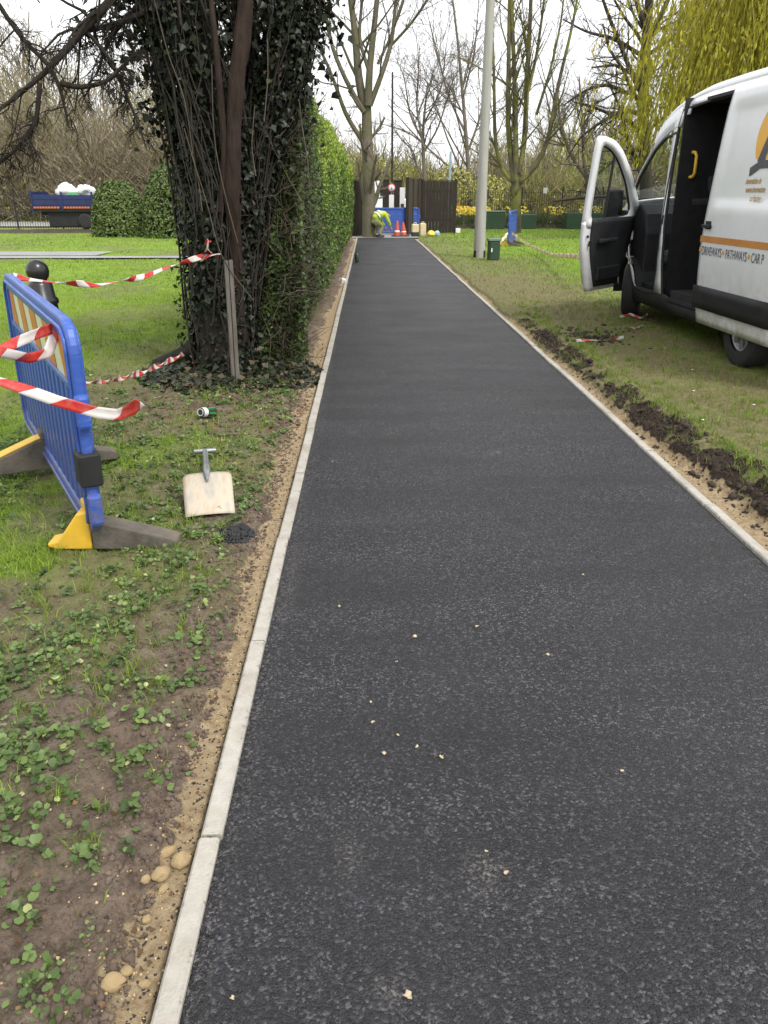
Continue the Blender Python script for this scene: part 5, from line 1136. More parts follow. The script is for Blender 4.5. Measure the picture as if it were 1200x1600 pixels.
for pts, lab, sd_ in ((((900, 531, .02), (930, 529, .03), (955, 526, .02), (975, 524, .03)), 'crumpled red and white tape lying on the bare earth near the van', 1), (((968, 494, .03), (985, 490, .05), (1000, 496, .03), (1012, 491, .04)), 'crumpled tape heap beside the front wheel of the van', 2), (((975, 508, .02), (992, 512, .03), (1004, 506, .02)), 'short pale scrap of tape on the grass by the front wheel of the van', 3)):
    q = []
    for x, y, z in pts:
        p = at(x, y, 10); t_ = (z + .02 - EYE) / (p[2] - EYE); w = np.array([0, 0, EYE]) + (p - np.array([0, 0, EYE])) * t_; w[2] = gz(w[0], w[1]) + z; q.append(w)
    ribbon('barrier_tape', q, lab, .035, twist=9, stripe=.2, n=70, curl=1.2, phase=sd_, normal=(0, .2, 1))

# ------------------------------------------------------------------ black bollard behind the barrier
bo = empty('bollard', (-2.30, 5.7, gz(-2.30, 5.7) + .03), rot=(.01, math.radians(-1.5), 0)); tag(bo, 'black round-headed bollard behind the blue barrier', 'bollard')
MB().lathe([(.105, -.05), (.105, .10), (.098, .12), (.095, .70), (.093, .74), (.104, .745), (.104, .775), (.090, .79), (.082, .88), (.066, .90), (.052, .905)], 28).build('post', M['bollard'], bo)
MB().lathe([(.030, .895), (.050, .903), (.070, .930), (.078, .966), (.071, 1.003), (.052, 1.030), (.027, 1.044), (.004, 1.047)], 28).build('ball_head', M['bollard'], bo)

# ------------------------------------------------------------------ timber stake against the tree
st = empty('stake', (-1.12, 6.42, gz(-1.12, 6.42)), rot=(math.radians(-2), math.radians(1.0), .3)); tag(st, 'weathered grey timber stake leaning against the ivy-clad trunk', 'stake')
for dx, w_, h_ in ((-.019, .030, .98), (.017, .033, .985)):
    mb = MB(); mb.prism([(dx - w_ / 2, -.1), (dx + w_ / 2, -.1), (dx + w_ / 2, h_), (dx, h_ + .006), (dx - w_ / 2, h_ - .006)], -.02, .02, 'y'); mb.build('rail', M['stake'], st, bevel=.004)

# ------------------------------------------------------------------ shovel, lying face down
sh0 = np.array([-.795, 3.555]); she = np.array([-1.02, 4.575]); sd_ = (she - sh0) / np.linalg.norm(she - sh0)
sv = empty('shovel', (sh0[0], sh0[1], gz(*sh0) + .012), math.atan2(sd_[1], sd_[0]) - math.pi / 2); tag(sv, 'broad-bladed shovel lying face down on the worn grass', 'shovel')
nu, nv = 13, 11; V = []
for j in range(nv):
    v = j / (nv - 1); y = .315 * v; z = .015 + .115 * v + .018 * math.sin(v * math.pi)
    for i in range(nu):
        u = -1 + 2 * i / (nu - 1); w = .121 + .006 * v; top = 1 - .10 * max(0, (v - .8) / .2) * (abs(u) ** 6)
        if v > .85: w *= 1 - .10 * ((v - .85) / .15) ** 2
        yy = y * 1.0 - (.012 * (1 - abs(u)) if v == 1 else 0) + (.008 * abs(u) ** 2 if v == 0 else 0)
        V.append((u * w, yy, z - .010 * abs(u) ** 2.4))
blade = MB().add(V, [(j * nu + i, j * nu + i + 1, (j + 1) * nu + i + 1, (j + 1) * nu + i) for j in range(nv - 1) for i in range(nu - 1)], 0, True).build('blade', M['blade'], sv, solid=.004)
MB().tube([(0, .20, .125), (0, .27, .137), (0, .32, .138), (0, .40, .128)], [.006, .016, .021, .020], 12).build('socket', M['steel'], sv)
MB().tube([(0, .36, .132), (0, .55, .108), (0, .80, .065), (0, .98, .035)], .0165, 12).build('shaft', M['steel'], sv)
MB().tube([(-.065, 1.0, .032), (-.02, .995, .034), (.02, .995, .034), (.065, 1.0, .032)], [.016, .014, .014, .016], 10).build('grip', M['steel'], sv)

# ------------------------------------------------------------------ drinks can
ca = empty('drinks_can', (-1.165, 5.42, gz(-1.165, 5.42) + .045), rot=(math.radians(78), math.radians(8), math.radians(-28))); tag(ca, 'crushed white and green drinks can lying by the tree foot', 'can')
MB().lathe([(.026, .082), (.033, .072), (.033, .03), (.032, -.01), (.033, -.072), (.028, -.08), (.022, -.076)], 24).build('can_body', M['can_black'], ca)
MB().lathe([(.034, .074), (.0345, .05), (.034, .028)], 24, cap=False).build('white_band', M['can_white'], ca); MB().lathe([(.0265, .0815), (.027, .0835), (.022, .0830), (.021, .078), (.004, .078)], 24).build('can_end', M['can_white'], ca)
gb = MB()
for k in range(5):
    a = k * 1.26; gb.box((math.cos(a) * .0332, math.sin(a) * .0332, -.025), (.003, .014, .075), rz=a)
gb.build('green_print', M['can_green'], ca)

# ------------------------------------------------------------------ sandstone lumps, tarmac spill, clods
def lump(name, loc, s, mat, seed, label=None, cat=None, group=None, parent=None, sub=2, rough=.25):
    bm = bmesh.new(); bmesh.ops.create_icosphere(bm, subdivisions=sub, radius=1.0); r_ = random.Random(seed); o3 = [Vector((r_.uniform(-9, 9), r_.uniform(-9, 9), r_.uniform(-9, 9)))]
    from mathutils import noise as mn
    for v in bm.verts:
        v.co *= 1 + rough * mn.noise(v.co * 1.4 + o3[0]) + rough * .4 * mn.noise(v.co * 3.5 + o3[0])
    for f in bm.faces: f.smooth = sub > 2
    me = bpy.data.meshes.new(name); bm.to_mesh(me); bm.free(); me.materials.append(mat); o = link(bpy.data.objects.new(name, me), parent); o.location = loc; o.scale = s; o.rotation_euler = (r_.uniform(-.3, .3), r_.uniform(-.3, .3), r_.uniform(0, 6))
    if label: tag(o, label, cat, group)
    return o
LUMPS = [((283, 1342), (.021, .027, .018), 'largest tan sandstone lump against the left edging near its joint'), ((251, 1364), (.023, .022, .017), 'round tan sandstone lump left of the largest one'), ((263, 1330), (.012, .022, .014), 'upright narrow tan sandstone lump beside the left edging'), ((228, 1376), (.012, .011, .009), 'small tan pebble left of the round sandstone lump'), ((254, 1384), (.018, .009, .008), 'flat sliver of tan sandstone below the round lump'),
         ((196, 1512), (.013, .016, .010), 'tan stone chip at the bottom left, right of the flat cluster'), ((176, 1530), (.026, .020, .010), 'flat pale tan stone among leaves at the bottom left'), ((225, 1532), (.010, .013, .009), 'small tan stone near the edging at the bottom left'), ((228, 1430), (.011, .010, .008), 'lone tan pebble in the sand strip below the sandstone lumps')]
for i, ((x, y), s, lab) in enumerate(LUMPS):
    p = at(x, y, 1.0); t_ = (-.02 - EYE) / (p[2] - EYE); w = np.array([0, 0, EYE]) + (p - np.array([0, 0, EYE])) * t_; lump('sandstone_lump', (w[0], w[1], gz(w[0], w[1]) + s[2] * .5), s, M['sandstone'], 100 + i, lab, 'stone', 'sandstone lumps beside the edging', sub=3)
sp = Bulk(); rng = np.random.default_rng(77)
def clods(bulk, P, S, sub_dirs=None, flat=.7):
    d = np.array([(0, 0, 1), (.94, 0, .33), (-.47, .82, .33), (-.47, -.82, .33), (.5, .5, -.6), (-.7, .1, -.6), (.2, -.7, -.6)]); F = np.array([(0, 1, 2), (0, 2, 3), (0, 3, 1), (1, 4, 2), (2, 5, 3), (3, 6, 1), (1, 6, 4), (2, 4, 5), (3, 5, 6)])
    n = len(P); a = rng.uniform(0, 6.28, n); c, s = np.cos(a), np.sin(a); D = d[None] * (1 + rng.normal(0, .22, (n, 7, 1))); X = D[..., 0] * c[:, None] - D[..., 1] * s[:, None]; Y = D[..., 0] * s[:, None] + D[..., 1] * c[:, None]
    V = P[:, None, :] + np.stack([X, Y, D[..., 2] * flat], -1) * S[:, None, None]; bulk.add(V, None, (np.arange(n)[:, None, None] * 7 + F[None]).reshape(-1, 3))
n = 420; r_ = np.sqrt(rng.uniform(0, 1, n)); a = rng.uniform(0, 6.28, n); X = -.635 + np.cos(a) * r_ * .085; Y = 3.37 + np.sin(a) * r_ * .085; clods(sp, np.stack([X, Y, ground_fields(X, Y)['z'] + .028 * (1 - r_ ** 2)], 1), rng.uniform(.006, .013, n))
tag(sp.build('tarmac_spill', [M['crumb']]), 'small dark heap of spilt tarmac in front of the shovel', 'heap', kind=None)
# loose crumbs of tarmac and grit on the sand strips
cr = Bulk(); n = 1900; Y = .4 + 8 * rng.uniform(0, 1, n) ** 1.6; X = np.where(rng.uniform(0, 1, n) < .75, XL - EW - rng.exponential(.075, n), XR + EW + rng.exponential(.06, n)); clods(cr, np.stack([X, Y, ground_fields(X, Y)['z'] + .001], 1), rng.uniform(.0018, .0055, n)); tag(cr.build('tarmac_crumbs', [M['crumb']]), 'black tarmac crumbs scattered on the sand beside the edging', 'crumbs', kind='stuff')
gt = Bulk(); n = 900; Y = .5 + 4.5 * rng.uniform(0, 1, n) ** 1.5; X = XL - EW - rng.exponential(.11, n); clods(gt, np.stack([X, Y, ground_fields(X, Y)['z'] + .001], 1), rng.uniform(.0015, .0055, n)); tag(gt.build('sand_grit', [M['sandstone']]), 'tan grit and pebbles in the sand strip', 'grit', kind='stuff')
cl = Bulk(); n = 3600; Y = 2.8 + 8 * rng.uniform(0, 1, n) ** 1.3; sr = .055 + .14 * sm(7.0, 3.0, Y); X = XR + EW + sr + rng.normal(.15, .09 + .06 * sm(6, 3.5, Y), n); f_ = ground_fields(X, Y); k_ = (f_['soil_shade'] > .30) | (rng.uniform(0, 1, n) < .06)
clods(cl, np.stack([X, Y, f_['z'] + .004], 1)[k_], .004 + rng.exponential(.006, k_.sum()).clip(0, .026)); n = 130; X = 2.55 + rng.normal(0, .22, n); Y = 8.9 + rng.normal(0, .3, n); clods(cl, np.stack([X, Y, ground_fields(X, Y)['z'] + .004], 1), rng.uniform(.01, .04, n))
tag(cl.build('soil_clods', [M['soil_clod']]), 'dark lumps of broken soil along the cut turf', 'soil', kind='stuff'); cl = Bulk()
n = 6500; Y = .5 + 6.5 * rng.uniform(0, 1, n) ** 1.5; X = XL - EW - .07 - np.where(rng.uniform(0, 1, n) < .4, np.abs(rng.normal(.03, .05, n)), rng.exponential(.45, n)); clods(cl, np.stack([X, Y, ground_fields(X, Y)['z'] + .001], 1), .0022 + rng.exponential(.0035, n).clip(0, .016))
tag(cl.build('soil_crumbs', [M['soil_crumb']]), 'brown soil crumbs on the bare left verge', 'soil', kind='stuff')

ch = Bulk(); n = 15000; Y = .85 + 3.6 * rng.uniform(0, 1, n) ** 1.5; X = rng.uniform(XL + .01, XR - .01, n); _b = len(ch.V)
clods(ch, np.stack([X, Y, -.004 + .008 * (1 - ((X - .68) / 1.07) ** 2) + (fbm(X * 1.1, Y * 1.1, 21) - .5) * .009 - .0003], 1), rng.uniform(.0016, .0040, n), flat=.45); ch.A[-1] = np.repeat(rng.beta(2.0, 2.6, n), 7)
o = ch.build('surface_chips', [M['chip']]); o.parent = footpath; tag(o, kind='stuff')
# ------------------------------------------------------------------ dry leaf scraps on the tarmac
lms = []
for v_ in range(4):
    rl = random.Random(40 + v_); k = 9; pts = [(.013 * rl.uniform(.35, 1.1) * math.cos(i * 2 * math.pi / k), .017 * rl.uniform(.35, 1.1) * math.sin(i * 2 * math.pi / k), rl.uniform(.001, .009)) for i in range(k)] + [(0, 0, .004)]
    lms.append(np_mesh('leaf_scrap', pts, tris=[(i, (i + 1) % k, k) for i in range(k)], mats=[M['scrap']], attrs={'tint': [rl.uniform(.2, 1) for _ in range(k + 1)]}, mesh_only=True))
LS = [(648, 998, 1.4, 'pale star-shaped leaf scrap, the largest in the middle of the tarmac'), (600, 1178, .8, 'leftmost pale scrap of the small cluster in the middle of the tarmac'), (652, 1168, .8, 'orange-tan scrap in the middle of the small cluster on the tarmac'), (690, 1185, 1.0, 'rightmost pale scrap of the small cluster on the tarmac'),
      (637, 1560, 1.3, 'pale leaf scrap at the very bottom centre of the tarmac'), (790, 1365, .9, 'pale scrap on a dusty spot in the lower right of the tarmac'), (855, 1024, .9, 'pale scrap right of centre on the tarmac, level with the bare soil'), (620, 1035, .6, 'tiny scrap just below the largest leaf scrap'), (580, 1098, .6, 'tiny scrap left of centre above the small cluster'),
      (583, 1130, .7, 'small tan scrap just above the leftmost scrap of the cluster'), (760, 1332, .7, 'small scrap just above the dusty spot on the tarmac'), (972, 1206, .7, 'lone small scrap on the right half of the near tarmac'), (911, 900, .9, 'lone pale scrap near the right edging'), (530, 948, .7, 'small scrap left of centre, level with the yellow barrier foot'),
      (520, 722, .8, 'pale scrap on the tarmac level with the shovel grip'), (622, 1150, .7, 'greenish scrap at the top of the small cluster'), (363, 1562, .7, 'small tan scrap by the left edging at the bottom of the picture'), (745, 980, 1.1, 'dark brown scrap right of the largest leaf scrap')]
for i, (x, y, s, lab) in enumerate(LS):
    p = at(x, y, 1.0); t_ = (.006 - EYE) / (p[2] - EYE); w = np.array([0, 0, EYE]) + (p - np.array([0, 0, EYE])) * t_
    o = link(bpy.data.objects.new('leaf_scrap', lms[i % 4])); o.location = (w[0], w[1], .0075); o.scale = (s * .8, s * .62, s); o.rotation_euler = (0, 0, i * 2.1); tag(o, lab, 'leaf', 'dry leaf scraps on the tarmac')
bt_ = empty('bottle', (-.262, 19.45, .004)); tag(bt_, 'small dark bottle standing on the tarmac by the left edging', 'bottle'); MB().lathe([(.045, 0), (.05, .02), (.05, .16), (.03, .20), (.018, .215), (.018, .245)], 14).build('glass_body', M['jerry_dark'], bt_); MB().lathe([(.021, .235), (.021, .262), (.005, .264)], 12).build('cap', M['black_plastic'], bt_)
wl = MB(); wl.prism(rrect(-.05, .05, 0, .09, .02, 3), -.03, .03, 'y'); o = wl.build('paper_cup', M['can_white'], None, bevel=.008); o.location = (-.475, 15.0, gz(-.475, 15)); o.rotation_euler = (.3, .2, .5); tag(o, 'crumpled white carton in the gap between hedge and edging', 'litter')
# ------------------------------------------------------------------ lamp post
lp = empty('lamp_post', (2.876, 20.85, 0)); tag(lp, 'tall tapering pale grey lamp post on the right lawn', 'lamp post')
MB().lathe([(.145, -.05), (.145, .10), (.138, 1.2), (.125, 2.0), (.112, 4.0), (.098, 6.2), (.08, 8.2)], 20).build('column', M['post_grey'], lp)
for a in (-.55, -2.5, 1.2): MB().box((.150 * math.cos(a), .150 * math.sin(a), .085), (.035, .075, .20), rz=a).build('base_plate', M['iron'], lp, bevel=.01)
MB().tube([(0, 0, 8.1), (0, 0, 8.4), (-.3, 0, 8.55), (-.9, 0, 8.62)], .04, 10).build('arm', M['post_grey'], lp); MB().box((-1.15, 0, 8.62), (.55, .22, .10)).build('lantern', M['steel'], lp, bevel=.03)

# ------------------------------------------------------------------ green cabinets
def cabinet(loc, d, rz, label, lid=True):
    t = empty('utility_cabinet', loc, rz); tag(t, label, 'cabinet', 'green utility cabinets'); w, b, h = d
    MB().box((0, 0, h / 2), (w, b, h)).build('cabinet_body', M['green_box'], t, bevel=.012)
    if lid: MB().box((0, 0, h + .03), (w + .05, b + .05, .06)).build('lid', M['green_lid'], t, bevel=.012)
    k = max(1, int(w / .6))
    for i in range(k): MB().box((-w / 2 + w * (i + .5) / k, -b / 2 - .006, h * .5), (w / k - .05, .012, h * .86)).build('door_panel', M['green_box'], t, bevel=.006)
    MB().box((w * .30 if k > 1 else -w * .3, -b / 2 - .018, h * .55), (.03, .015, .09)).build('handle', M['can_white'], t); return t
cabinet((3.11, 19.95, 0), (.27, .22, .46), .1, 'small green utility cabinet beside the lamp post foot')
cabinet((5.95, 39.1, -.02), (1.15, .5, .78), 0, 'green cabinet with pale lid behind the lamp post')
cabinet((7.55, 39.2, -.02), (1.0, .5, .68), 0, 'plain green cabinet right of the upright blue barrier', False)
cabinet((10.6, 39.1, -.02), (2.3, .55, .74), 0, 'long low green cabinet left of the open van door', False)

# ------------------------------------------------------------------ far blue barrier seen almost end-on, and its sagging tape
b2 = make_barrier('plastic_barrier', (4.42, 25.5, .0), math.radians(74), 'blue plastic barrier seen end-on on the right lawn beyond the lamp post', L=2.0, H=1.0, clip=False, board_mat=M['blue_plastic'])
ribbon('mesh_tape', [(4.52, 25.6, .42), (4.62, 24.0, .20), (4.55, 21.5, .16), (4.25, 18.5, .22), (3.95, 15.8, .40), (3.62, 12.6, .58)], 'faded striped tape sagging from the far blue barrier to the van', .085, twist=0, stripe=.11, mat=M['mesh_tape'], n=160, normal=(1, .1, .2), group='faded tape on the lawn')
ribbon('mesh_tape', [(4.40, 25.5, .40), (4.0, 24.3, .22), (3.45, 22.6, .05), (3.25, 21.8, .03)], 'faded tape dropping from the far blue barrier towards the lamp post', .09, stripe=.14, mat=M['mesh_tape'], n=70, normal=(.5, -1, .2), group='faded tape on the lawn')

# ------------------------------------------------------------------ timber gateway at the end of the path
def board_panel(name, x0, x1, y0, y1, h, nb, label, mats):
    L = math.hypot(x1 - x0, y1 - y0); t = empty(name, (x0, y0, 0), math.atan2(y1 - y0, x1 - x0)); tag(t, label, 'fence panel', 'dark timber gateway panels'); w = L / nb; r_ = random.Random(nb * 7)
    for i in range(nb):
        o = MB().box((w * (i + .5), r_.uniform(-.006, .006), h / 2 + r_.uniform(-.01, .01)), (w - .008, .03, h)).build('board', mats[i % len(mats)], t)
    MB().box((L / 2, .04, h * .25), (L, .05, .10)).box((L / 2, .04, h * .8), (L, .05, .10)).build('rail', M['timber'], t); MB().box((L / 2, 0, h + .03), (L + .02, .06, .03)).build('capping', M['timber_mid'], t)
    for x in (0, L): MB().box((x, .06, (h + .08) / 2), (.11, .11, h + .08)).build('post', M['timber'], t)
    return t
board_panel('timber_panel', -.62, -.02, 32.2, 32.6, 2.02, 5, 'dark brown timber panel at the hedge end, left of the bare tree', [M['timber']])
board_panel('timber_panel', 1.66, 2.30, 33.2, 35.2, 2.08, 8, 'faded timber gate leaf folded back, right side of the gateway', [M['timber_mid'], M['timber_mid'], M['timber']])
board_panel('timber_panel', 2.32, 3.72, 35.0, 35.0, 2.05, 10, 'dark timber panel with pale pole behind, right of the gateway', [M['timber']])
for x, y, w_, h_, lab in ((.80, 36.0, .28, 2.08, 'dark gatepost left of the round red sign'), (1.32, 36.2, .36, 2.06, 'brown gatepost right of the round red sign')):
    t = empty('gatepost', (x, y, 0)); tag(t, lab, 'post', 'gateway posts'); MB().box((0, 0, h_ / 2), (w_, .2, h_)).build('post_body', M['timber'], t, bevel=.015); MB().box((0, 0, h_ + .02), (w_ + .05, .25, .04)).build('cap', M['timber'], t, bevel=.01)
# round sign on a white board
sg = empty('road_sign', (1.03, 35.3, 0)); tag(sg, 'white board with round red-ringed sign in the gateway', 'sign')
MB().tube([(0, .03, 0), (0, .03, 2.0)], .03, 8).build('pole', M['steel'], sg); MB().box((0, 0, 1.16), (.20, .02, .72)).build('board', M['sign_white'], sg)
MB().lathe([(.0, -.012), (.17, -.012), (.17, .012), (.0, .012)], 28, (0, -.005, 1.78), axis='y').build('sign_ring', M['sign_red'], sg); MB().lathe([(.0, -.022), (.13, -.022), (.13, -.010), (.0, -.010)], 28, (0, 0, 1.78), axis='y').build('sign_face', M['sign_white'], sg); MB().box((0, -.026, 1.78), (.025, .004, .12)).build('sign_digit', M['iron'], sg)
s2 = empty('notice_board', (1.50, 35.6, 0)); tag(s2, 'tall narrow white notice board right of the gateway sign', 'sign'); MB().box((0, 0, 1.28), (.22, .03, 1.05)).build('board', M['sign_white'], s2, bevel=.004); MB().tube([(0, .04, 0), (0, .04, 1.8)], .025, 8).build('pole', M['steel'], s2); MB().box((0, -.018, 1.05), (.14, .004, .22)).build('printed_panel', M['timber_mid'], s2)
# dark pole and pale blue pole
o = MB().lathe([(.055, 0), (.05, 3), (.04, 6.0), (.035, 6.3)], 12).build('pole', M['iron'], None); o.location = (1.10, 37.0, 0); tag(o, 'thin dark pole rising above the gateway', 'pole')
o = MB().lathe([(.06, 0), (.055, 2), (.05, 3.25)], 12).build('pole', M['pale_blue'], None); o.location = (3.62, 36.6, 0); tag(o, 'short pale blue pole behind the dark timber panel', 'pole')
# blue barriers across the end of the path
for x, y, a, lab in ((-.05, 33.3, 0, 'blue barrier across the path end, behind the bending worker'), (1.15, 33.8, .12, 'blue barrier across the path end, below the notice board')):
    make_barrier('plastic_barrier', (x, y, 0), a, lab, L=1.55 if x < 1 else 1.0, H=.98, clip=False, board_mat=M['blue_plastic'])
def cone(loc, h, label, lean=0.0):
    t = empty('traffic_cone', loc, rot=(lean, lean * .5, .3)); tag(t, label, 'cone', 'traffic cones'); MB().lathe([(.13, .03), (.03, h), (.012, h + .01)], 18).build('cone_body', M['cone_red'], t); MB().lathe([(.105, h * .30), (.070, h * .60)], 18, cap=False).build('white_sleeve', M['sign_white'], t); MB().box((0, 0, .02), (.36, .36, .04)).build('base', M['black_rubber'], t, bevel=.02)
    MB().lathe([(.132, .035), (.120, h * .14)], 18, cap=False).build('lower_band', M['cone_red'], t); return t
cone((1.14, 31.9, .004), .58, 'orange-red traffic cone at the path end, left one of a pair', .05); cone((1.42, 32.0, .004), .52, 'orange-red traffic cone at the path end, right one of a pair', -.06)
cone((4.55, 41.0, .2), .95, 'red and white cone standing among the daffodils by the railings')
# drums, sacks, box
def drum(loc, w_, h_, label, two):
    t = empty('plastic_drum', loc, .15); tag(t, label, 'drum', 'plastic drums by the timber gate'); mb = MB(); mb.prism(rrect(-w_ / 2, w_ / 2, 0, h_, .05, 4), -.11, .11, 'y'); mb.build('drum_body', M['jerry_cream'], t, bevel=.03); MB().tube([(-w_ * .2, 0, h_ - .01), (-w_ * .2, 0, h_ + .04), (w_ * .2, 0, h_ + .04), (w_ * .2, 0, h_ - .01)], .015, 6).build('handle', M['jerry_cream'], t); MB().lathe([(.03, h_ - .005), (.03, h_ + .03)], 10, (w_ * .33, 0, 0)).build('cap', M['black_plastic'], t)
    if two: MB().box((0, 0, h_ * .20), (w_ + .012, .235, h_ * .40)).build('dark_contents', M['jerry_dark'], t, bevel=.03)
drum((1.86, 32.0, 0), .27, .46, 'cream plastic drum with dark lower half by the timber gate', True); drum((2.18, 32.3, 0), .24, .48, 'all-cream plastic drum right of the half-dark one', False)
def sack(loc, s, mat, label, seed): return lump('sack', loc, s, mat, seed, label, 'sack', 'sacks by the timber gate', sub=3, rough=.22)
sack((2.50, 32.0, .10), (.17, .15, .11), M['yellow_bag'], 'yellow sack slumped on the grass right of the cream drums', 5); sack((2.72, 32.0, .10), (.10, .13, .12), M['cyan_bag'], 'pale blue sack beside the yellow sack', 6)
o = MB().box((0, 0, .10), (.20, .18, .20)).build('box', M['sign_white'], None, bevel=.01); o.location = (3.87, 35.0, -.005); tag(o, 'small white box on the grass in front of the daffodils', 'box')
o = MB().box((0, 0, 0), (.07, .04, 1.3)).build('plank', M['timber_mid'], None, bevel=.004); o.location = (3.80, 36.3, .42); o.rotation_euler = (math.radians(-35), math.radians(-22), 0); tag(o, 'timber plank propped against the daffodil bed behind the white box', 'plank')
o = MB().box((0, 0, 0), (.20, .02, .26)).build('notice', M['sign_white'], None); o.location = (9.05, 42.14, 1.72); tag(o, 'small white notice fixed on the railings left of the open van door', 'notice')

# ------------------------------------------------------------------ daffodils along the bed
rng = np.random.default_rng(88); db = Bulk(); dl_ = Bulk(); n = 620
X = np.where(rng.uniform(0, 1, n) < .45, rng.uniform(3.9, 6.0, n), rng.uniform(6.8, 13, n)); kp = vnoise(X * 1.3, X * 0, 4) > np.where(X > 6.5, .50, .1); X = X[kp]; n = len(X); Y = rng.uniform(39.85, 41.3, n); H = rng.uniform(.62, .98, n)
PET = ([(0, -.5, 0), (.35, -.3, .1), (.5, .1, 0), (.2, .5, .1), (-.2, .5, .1), (-.5, .1, 0), (-.35, -.3, .1)], None, [(0, 1, 2), (0, 2, 3), (0, 3, 4), (0, 4, 5), (0, 5, 6)])
leaves_into(db, np.stack([X, Y, H], 1), rng.normal(0, .3, (n, 3)) + [0, -1, .2], rng.uniform(.06, .10, n), PET, rng.uniform(0, 1, n), rng)
tag(db.build('daffodils', [M['daffodil']]), 'yellow daffodils in flower along the railings', 'flowers', kind='stuff')
n2 = 2600; X = rng.uniform(3.8, 14, n2); Y = rng.uniform(39.7, 41.4, n2); P, R = walk(rng, np.stack([X, Y, np.full(n2, .1)], 1), rng.normal(0, .25, (n2, 3)) + [0, 0, 1], rng.uniform(.35, .75, n2), np.full(n2, .016), 4, .12, -.05, .3); dl_.tubes(P, R, 3, rng.uniform(0, 1, n2)); tag(dl_.build('daffodil_leaves', [M['daff_leaf']]), 'grey-green strap leaves under the daffodils', 'leaves', kind='stuff')

# ------------------------------------------------------------------ navy dropside trailer with a white sack of rubble
tr = empty('dropside_trailer', (-12.55, 37.0, .12)); tag(tr, 'navy blue dropside trailer with orange reflectors at the far left', 'trailer')
Lt, Wt = 3.9, 1.8
MB().box((0, 0, .80), (Lt, Wt, .10)).build('deck', M['chassis'], tr)
for i in range(3):
    xa = -Lt / 2 + i * Lt / 3
    for y in (-Wt / 2, Wt / 2):
        sdp = MB().box((xa + Lt / 6, y, 1.13), (Lt / 3 - .06, .04, .52)).build('side_panel', M['navy'], tr, bevel=.008)
        if y < 0:
            for z in (1.02, 1.24): MB().box((xa + Lt / 6, y - .03, z), (Lt / 3 - .10, .025, .05)).build('rib', M['navy'], sdp)
            for k in range(9): MB().box((xa + .10 + k * .125, y - .034, .885), (.095, .012, .075)).build('reflector', M['reflect_orange'], sdp)
for x in (-Lt / 2, -Lt / 6, Lt / 6, Lt / 2): MB().box((x, -Wt / 2 - .01, 1.14), (.07, .07, .74 if abs(x) < 1.9 else .86)).build('post', M['navy'], tr)
MB().box((-Lt / 2 + .02, 0, 1.18), (.05, Wt, .70)).box((Lt / 2 - .02, 0, 1.18), (.05, Wt, .70)).build('end_board', M['navy'], tr); MB().box((0, -.84, .80), (Lt, .05, .16)).build('side_rail', M['navy'], tr)
MB().box((0, -.5, .66), (Lt - .4, .10, .18)).box((0, .5, .66), (Lt - .4, .10, .18)).box((.2, 0, .42), (.10, 1.5, .10)).box((.9, 0, .42), (.10, 1.5, .10)).box((-1.2, -.55, .36), (.10, .10, .62)).box((.25, -.2, .42), (3.3, 1.1, .62)).build('chassis', M['chassis'], tr); MB().tube([(Lt / 2, 0, .60), (Lt / 2 + 1.2, 0, .50)], .06, 8).build('drawbar', M['chassis'], tr)  # largest chassis box is an added dark block filling the gap under the deck
for x in (.2, .9):
    for y in (-.74, .74): MB().lathe([(.18, -.09), (.30, -.10), (.33, -.06), (.33, .06), (.30, .10), (.18, .09)], 24, (x, y, .33), axis='y').build('wheel', M['black_rubber'], tr)
bag = empty('rubble_sack', (-12.75, 36.75, 1.42)); tag(bag, 'bulging white sack with green print on the navy trailer', 'sack'); b1 = lump('sack_body', (-.40, 0, .24), (.42, .32, .33), M['bag_white'], 9, parent=bag, sub=3, rough=.55); b2_ = lump('sack_body', (.40, 0, .22), (.46, .32, .31), M['bag_white'], 14, parent=bag, sub=3, rough=.55); MB().box((0, -.05, .16), (.70, .50, .42)).build('sack_body', M['bag_white'], bag, bevel=.12); MB().box((.0, -.308, .12), (.55, .012, .16)).build('green_print', M['bag_green'], bag)

# ------------------------------------------------------------------ white vehicle on the road behind the gateway
wv = empty('parked_van', (.35, 46.3, .02), 0); tag(wv, 'white van on the road beyond the gateway, partly hidden', 'van')
MB().prism([(-2.4, .35), (-2.4, 2.1), (-2.2, 2.2), (.7, 2.2), (1.35, 1.45), (2.2, 1.15), (2.35, .9), (2.35, .35)], -.9, .9, 'y').build('body', M['white_paint'], wv, bevel=.08); MB().prism([(.35, 1.45), (.35, 2.0), (.70, 2.0), (1.18, 1.45)], -.912, .912, 'y').build('side_window', M['dark_glass'], wv); MB().box((0, -.91, .5), (4.5, .03, .22)).build('sill', M['black_plastic'], wv)
for x in (-1.5, 1.5):
    for y in (-.82, .82): MB().lathe([(.15, -.10), (.30, -.11), (.33, -.06), (.33, .06), (.30, .11), (.15, .10)], 24, (x, y, .33), axis='y').build('wheel', M['black_rubber'], wv)

# ------------------------------------------------------------------ worker in hi-vis bending over at the end of the path
wk = empty('person', (.36, 31.2, .004), math.radians(35)); tag(wk, 'person in a yellow hi-vis jacket bending over at the path end', 'person')
def skin(name, nodes, edges, mat, parent, sub=2):
    me = bpy.data.meshes.new(name); me.from_pydata([n_[0] for n_ in nodes], edges, []); o = link(bpy.data.objects.new(name, me), parent); o.modifiers.new('skin', 'SKIN')
    for v, n_ in zip(me.skin_vertices[0].data, nodes): v.radius = n_[1] if isinstance(n_[1], tuple) else (n_[1], n_[1])
    me.skin_vertices[0].data[0].use_root = True; sb = o.modifiers.new('sub', 'SUBSURF'); sb.levels = sub; sb.render_levels = sub; me.materials.append(mat); return o
